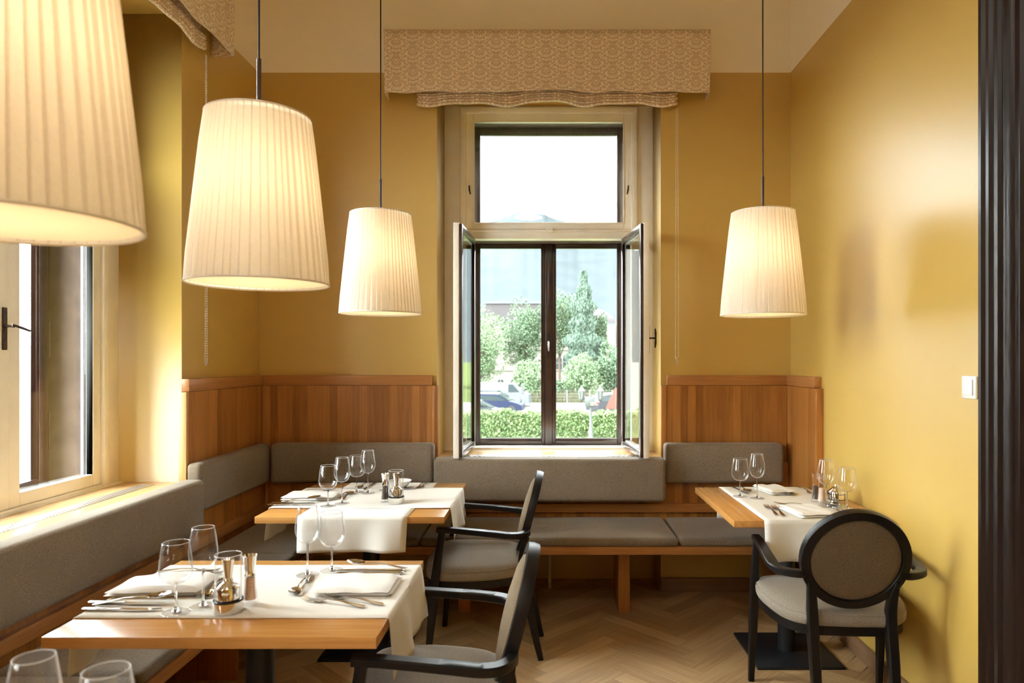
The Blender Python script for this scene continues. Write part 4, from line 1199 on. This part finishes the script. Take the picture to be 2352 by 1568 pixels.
TR = [(1098, 795, 78, 108, 64, 'leafA', 'pale green tree at the left edge of the left outer window pane', 3600),
      (1203, 768, 60, 80, 68, 'leafB', 'wide dark-branched tree in the middle of the left window pane', 3600),
      (1285, 735, 48, 78, 68, 'leafB', 'tall leafy tree behind the centre mullion of the window', 3000),
      (1212, 882, 44, 58, 58, 'leafA', 'light feathery shrub tree beside the parked blue car', 2200),
      (1345, 865, 52, 54, 58, 'leafA', 'bright green bush below the conifer', 2400),
      (1402, 850, 42, 78, 60, 'leafB', 'dark bush at the right edge of the right window pane', 2400),
      (1290, 900, 30, 28, 60, 'leafB', 'low green bush behind the centre mullion near the ground', 1400),
      (1375, 770, 26, 60, 66, 'leafB', 'green tree just right of the conifer, before the cream building', 1500),
      (1464, 775, 50, 125, 66, 'leafA', 'tall tree right of the window view, mirrored in the left open casement pane', 3000)]
for i, (px, py, rx, ry, d_, mt, lab, n_) in enumerate(TR): tree(px, py, rx, ry, d_ + 12, mt, lab, i + 20, n_, .13)
# conifer
def conifer(px, ytop, ybot, wpx, d_, label):
    rng = random.Random(9); X = at(px, d_); zt = zat(ytop, d_) - GZ; zb = zat(ybot, d_) - GZ; R = wpx * d_ / F / 2
    r = empty('conifer', (X, d_, GZ), label=label, cat='tree')
    b = MB()
    def fn():
        t = rng.random() ** .72; z = zt - t * (zt - zb); rr = R * (.05 + .95 * t ** .75) * (1 + .18 * math.sin(t * 38) + .12 * math.sin(t * 17 + 2)); a = rng.uniform(0, 2 * PI)
        rr *= (1 + .15 * math.sin(a * 5 + t * 9)) * rng.uniform(.45, 1.05)
        return Vector((rr * math.cos(a), rr * math.sin(a), z)), 1
    leaves(b, fn, 30000, .11, rng, 2.0); b.build('crown', 'leafC', r, smooth=False)
    MB().sweep([(0, 0, 0), (0, 0, zt * .97)], [.5, .06]).build('trunk', 'bark', r)
conifer(1340, 617, 850, 88, 76, 'tall narrow weeping conifer in the right window pane')
# hedge
hg = empty('hedge', (at(1258, 33), 33, GZ), label='clipped ivy-green hedge across the bottom of the window view', cat='hedge')
MB().box(-16, 16, .1, 1.3, 0, 1.50).build('hedge_core', 'leafH', hg)
rng = random.Random(4); b = MB()
def hfn():
    x = rng.uniform(-16, 16) if rng.random() < .4 else rng.uniform(-5, 5); t = rng.random()
    wob = .07 * math.sin(x * 2.1) + .05 * math.sin(x * 5.3)
    if t < .72: return Vector((x, rng.uniform(-.10, .12), rng.uniform(0, 1.58 + wob))), 1
    return Vector((x, rng.uniform(0, 1.3), 1.52 + wob + rng.uniform(-.05, .10))), 1
leaves(b, hfn, 26000, .085, rng); b.build('foliage', 'leafH', hg, smooth=False)
# dry grass verge
b = MB(); rng = random.Random(8)
for _ in range(2600):
    x = rng.uniform(-9, 12); y = rng.uniform(66.5, 70); h = rng.uniform(.5, 1.3); q = rng.uniform(-.3, .3); w_ = .05
    b.face([b.bm.verts.new(p) for p in ((x - w_, y, GZ), (x + w_, y, GZ), (x + q, y, GZ + h))])
M['dry'] = leaf_mat('dry_grass', (.035, .042, .022), (.06, .060, .036), (.085, .08, .052))
tag(b.build('tall_grass', 'dry', smooth=False), 'tall dry grass verge behind the road', 'grass', kind='stuff')
# fence
f = empty('wire_fence', (0, 66.2, GZ), label='thin wire fence with posts along the grass verge', cat='fence')
for k in range(10): MB().lathe([(.03, 0), (.03, 1.25)], 6, (-9 + 2.2 * k, 0, 0), cap1=True).build('fence_post', 'wire', f)
b = MB()
for z in (.3, .6, .9, 1.2): b.box(-9, 11, -.004, .004, z - .004, z + .004)
b.build('wire', 'wire', f)

# building with mansard roof
B = empty('building', (0, 96, GZ), label='large cream building with dark curved mansard roof behind the trees', cat='building')
def W(px, py, d=96): return at(px, d), zat(py, d) - GZ
xa, xb = at(1105, 96), at(1412, 96); ze = W(0, 748)[1]
b = MB(); b.box(xa, xb, 0, 14, 0, ze); b.box(xb + .1, xb + 7, 1.5, 14, 0, ze + .8)
for z_ in (ze - .35, ze * .62, ze * .30): b.box(xa - .15, xb + .15, -.18, .02, z_, z_ + .16)
b.box(xb - 3.0, xb + .02, -.5, .05, 0, ze)
b.build('facade', 'facade', B)
def mansard(x0, x1, z0, z1, ins, y0, y1, cut=1.0):
    b = MB(); rows = []
    for j in range(9):
        t = j / 8 * PI / 2; k = ins * (1 - math.cos(t)); z = z0 + (z1 - z0) * math.sin(t)
        rows.append([Vector((x0 + k, y0 + k, z)), Vector((x1 - k, y0 + k, z)), Vector((x1 - k, y1 - k, z)), Vector((x0 + k, y1 - k, z))])
    V = b.grid(rows, closed_v=True); b.face(V[-1]); return b
mansard(at(1262, 96) + .1, xb + .2, ze + .1, W(0, 700)[1], 4.6, -.2, 12).build('roof', 'roof', B)
rl = MB(); zt_ = W(0, 697)[1]
rl.prism([(at(1098, 96) , ze), (at(1118, 96), zt_), (at(1262, 96), zt_), (at(1262, 96), ze)], 'y', 0, 12); rl.build('roof', 'roof', B)
b = MB().box(at(1113, 96), at(1262, 96), -.2, 12, zt_, zt_ + .25); b.box(at(1335, 96), xb + .3, -.35, .2, ze, ze + .28); b.build('gutter', 'roof_edge', B)
def arched(x, z, w_, h_):
    b = MB(); pts = [(x - w_ / 2, z), (x + w_ / 2, z)] + [(x + w_ / 2 * math.cos(PI * k / 8), z + h_ - w_ / 2 + w_ / 2 * math.sin(PI * k / 8)) for k in range(9)]
    b.prism(pts, 'y', -.04, .05); wd = b.build('window', 'dark_glass', B)
    fb = MB().box(x - .05, x + .05, -.09, -.04, z, z + h_); fb.box(x - w_ / 2, x + w_ / 2, -.09, -.04, z + h_ * .55, z + h_ * .55 + .08); fb.build('glazing_bar', 'facade', wd)
for px, py in ((1376, 784), (1391, 784)): arched(at(px, 95.4), W(0, py)[1], .55, .75)
for k in kids(B)[-2:]: k.location.y = -.5
arched(at(1301, 96), W(0, 852)[1], .95, 2.3); arched(at(1284, 96), W(0, 852)[1], .8, 2.0)
for px in (1150, 1180, 1230): arched(at(px, 96), W(0, 905)[1], .9, 2.1)

# cars
def car(x, y, rz, mat, label, L_=4.5, H=1.6, suv=True, van=False):
    r = empty('car', (x, y, GZ + .02), rz, label=label, cat='car', group='parked cars beyond the hedge'); hl = L_ / 2; Wd = .9
    zb = .28
    if van: prof = [(-hl, zb), (-hl, H * .9), (-hl + .2, H), (hl - 1.5, H), (hl - .7, H * .62), (hl - .05, H * .52), (hl, zb)]
    else: prof = [(-hl, zb), (-hl - .02, .75), (-hl + .12, 1.0), (-hl + .45, H * .94), (-hl + 1.2, H), (.25, H * .985), (1.15, H * .66), (hl - .45, H * .56), (hl - .06, H * .45), (hl, zb + .1), (hl - .1, zb)]
    b = MB(); rows = []
    for yy, sc_ in ((-Wd, .0), (-Wd + .02, .04), (-Wd * .6, .06), (0, .07), (Wd * .6, .06), (Wd - .02, .04), (Wd, .0)):
        rows.append([Vector((px_ * (1 + (sc_ - .07) * .25), yy * (1 - .22 * max(0, (pz - .95)) / (H - .9)), pz)) for px_, pz in prof])
    V = b.grid(rows, closed_v=True); b.face(V[0]); b.face(list(reversed(V[-1]))); b.build('body', mat, r, ang=25)
    zw0, zw1 = (H * .62 if van else .98), H * .93
    if van: wp = [(hl - 1.9, zw0), (hl - 1.9, zw1), (hl - 1.5, zw1), (hl - .9, zw0)]
    else: wp = [(-hl + .35, 1.02), (-hl + .55, zw1), (.22, zw1 - .02), (1.0, 1.02)]
    for sg in (-1, 1):
        b = MB(); f0 = 1 - .22 * max(0, (1.0 - .95)) / (H - .9)
        vs = []
        for px_, pz in wp:
            yy = Wd * (1 - .22 * max(0, (pz - .95)) / (H - .9)); vs.append(Vector((px_, sg * (yy + .012), pz)))
        vi = [v - Vector((0, sg * .03, 0)) for v in vs]
        b.grid([vs, vi], closed_v=True); b.face([b.bm.verts.new(v) for v in vs]); b.build('side_window', 'dark_glass', r)
    if not van:
        b = MB(); ys = Wd * .74
        b.face([b.bm.verts.new(v) for v in ((.32, -ys, H * .975 + .01), (.32, ys, H * .975 + .01), (1.18, ys + .1, H * .68 + .01), (1.18, -ys - .1, H * .68 + .01))]); b.build('windscreen', 'dark_glass', r)
        MB().box(-hl - .03, -hl + .1, -.85, -.5, .85, 1.0, bev=.02).box(-hl - .03, -hl + .1, .5, .85, .85, 1.0, bev=.02).build('tail_light', 'red_lamp', r)
        for sg in (-1, 1): MB().sweep([(-hl + .7, sg * .62, H + .02), (-hl + 1.2, sg * .62, H + .06), (.1, sg * .62, H + .05), (.3, sg * .62, H - .0)], .04, n=6).build('roof_rail', 'silver', r)
    for sx in (-hl + .85, hl - .85):
        for sg in (-1, 1):
            b = MB(); t = [(.33, -.11), (.34, 0), (.33, .11)]
            rows = [[Vector((sx + rr * math.cos(2 * PI * k / 24), sg * .82 + tt, .33 + rr * math.sin(2 * PI * k / 24))) for k in range(24)] for rr, tt in ((.20, -.10), (.33, -.11), (.34, 0), (.33, .11), (.20, .10))]
            b.grid(rows, closed_v=True); wh = b.build('wheel', 'tyre', r)
            b = MB(); rows = [[Vector((sx + rr * math.cos(2 * PI * k / 20), sg * .82 + sg * tt, .33 + rr * math.sin(2 * PI * k / 20) )) for k in range(20)] for rr, tt in ((.21, .09), (.18, .07), (.001, .09))]
            b.grid(rows, closed_v=True); b.build('rim', 'silver', wh)
    return r
car(-3.95, 53, -.12, 'car_blue', 'dark blue car with a roof rail, parked left beyond the hedge', H=1.52)
car(-4.75, 46.0, -.10, 'car_white', 'white car just behind the hedge at the left, in front of the blue one', H=1.38)
car(-4.35, 57.0, -.1, 'car_grey', 'grey car parked behind the blue car', H=1.62)
car(-3.9, 61.5, -.1, 'car_white', 'white van behind the row of parked cars', L_=5.0, H=2.1, van=True)
car(at(1420, 52), 53, .5, 'car_dark', 'dark grey car at the right edge of the window view, its tail towards us', L_=4.6, H=1.5)

# lamp post with two lanterns and a box
lp = empty('lamp_post', (at(1357, 31), 31, GZ), label='grey twin-lantern lamp post standing in front of the hedge', cat='lamp post')
MB().lathe([(.16, 0), (.16, .4), (.11, .5), (.10, 1.0), (.065, 1.08), (.055, 2.2), (.06, 2.22), (.045, 2.55)], 14, cap1=True).build('pole', 'post', lp)
MB().sweep([(-.42, 0, 2.45), (-.3, 0, 2.38), (0, 0, 2.42), (.3, 0, 2.38), (.42, 0, 2.45)], .05).build('crossarm', 'post', lp)
for sg in (-1, 1):
    e = MB().lathe([(.03, 0), (.09, .12), (.17, .50), (.15, .52), (.03, .70), (.01, .76)], 6, (sg * .42, 0, 2.22), cap0=True, cap1=True)
    for k in range(6):
        pass
    g = e.build('lantern', 'post', lp)
    b = MB()
    for k in range(6):
        a0, a1 = 2 * PI * (k + .12) / 6, 2 * PI * (k + .88) / 6
        vs = [(.094, .13, a0), (.094, .13, a1), (.166, .47, a1), (.166, .47, a0)]
        b.face([b.bm.verts.new(Vector((sg * .42 + rr * 1.02 * math.cos(a_), rr * 1.02 * math.sin(a_), 2.22 + zz))) for rr, zz, a_ in vs])
    b.build('lantern_pane', 'lantern_glass', g)
bx = MB().box(-.27, .17, -.12, .12, 2.02, 2.45, bev=.02).build('switch_box', 'post', lp)
MB().box(.0, .12, -.13, -.119, 2.08, 2.22).build('sticker', 'sticker', bx)
# small sign post and banner
sp = empty('sign_post', (at(1201, 54), 54, GZ), label='thin pole with a narrow sign by the feathery shrub', cat='sign post')
MB().lathe([(.04, 0), (.04, 2.3)], 8, cap1=True).build('pole', 'wire', sp); MB().box(-.10, .10, -.06, -.04, 1.4, 2.3).build('sign', 'car_white', sp)
bn_ = empty('banner', (at(1409, 44), 44, GZ), label='leaning coral red banner at the right edge of the window view', cat='banner')
MB().prism([(-.50, 1.0), (.15, 1.0), (.28, 2.35), (.10, 2.35)], 'y', -.02, .02).build('cloth', 'banner', bn_)
MB().sweep([(.22, 0, 0), (.30, 0, 2.4)], .04).build('pole', 'wire', bn_)
# pale neighbour house mirrored in a casement pane
nb = empty('house', (at(1072, 36) - 6.3, 36, GZ), label='pale rendered house left of the window view, mirrored in the right open casement pane', cat='house')
MB().box(0, 6, 0, 7, 0, 11).build('facade', 'facade', nb)
MB().box(-.3, 6.3, -.3, 7.3, 11, 11.5).build('eaves', 'roof_edge', nb)
for zz in (1.2, 4.3, 7.4): 
    wd = MB().box(1.2, 2.3, -.05, .05, zz, zz + 1.7).build('window', 'dark_glass', nb)
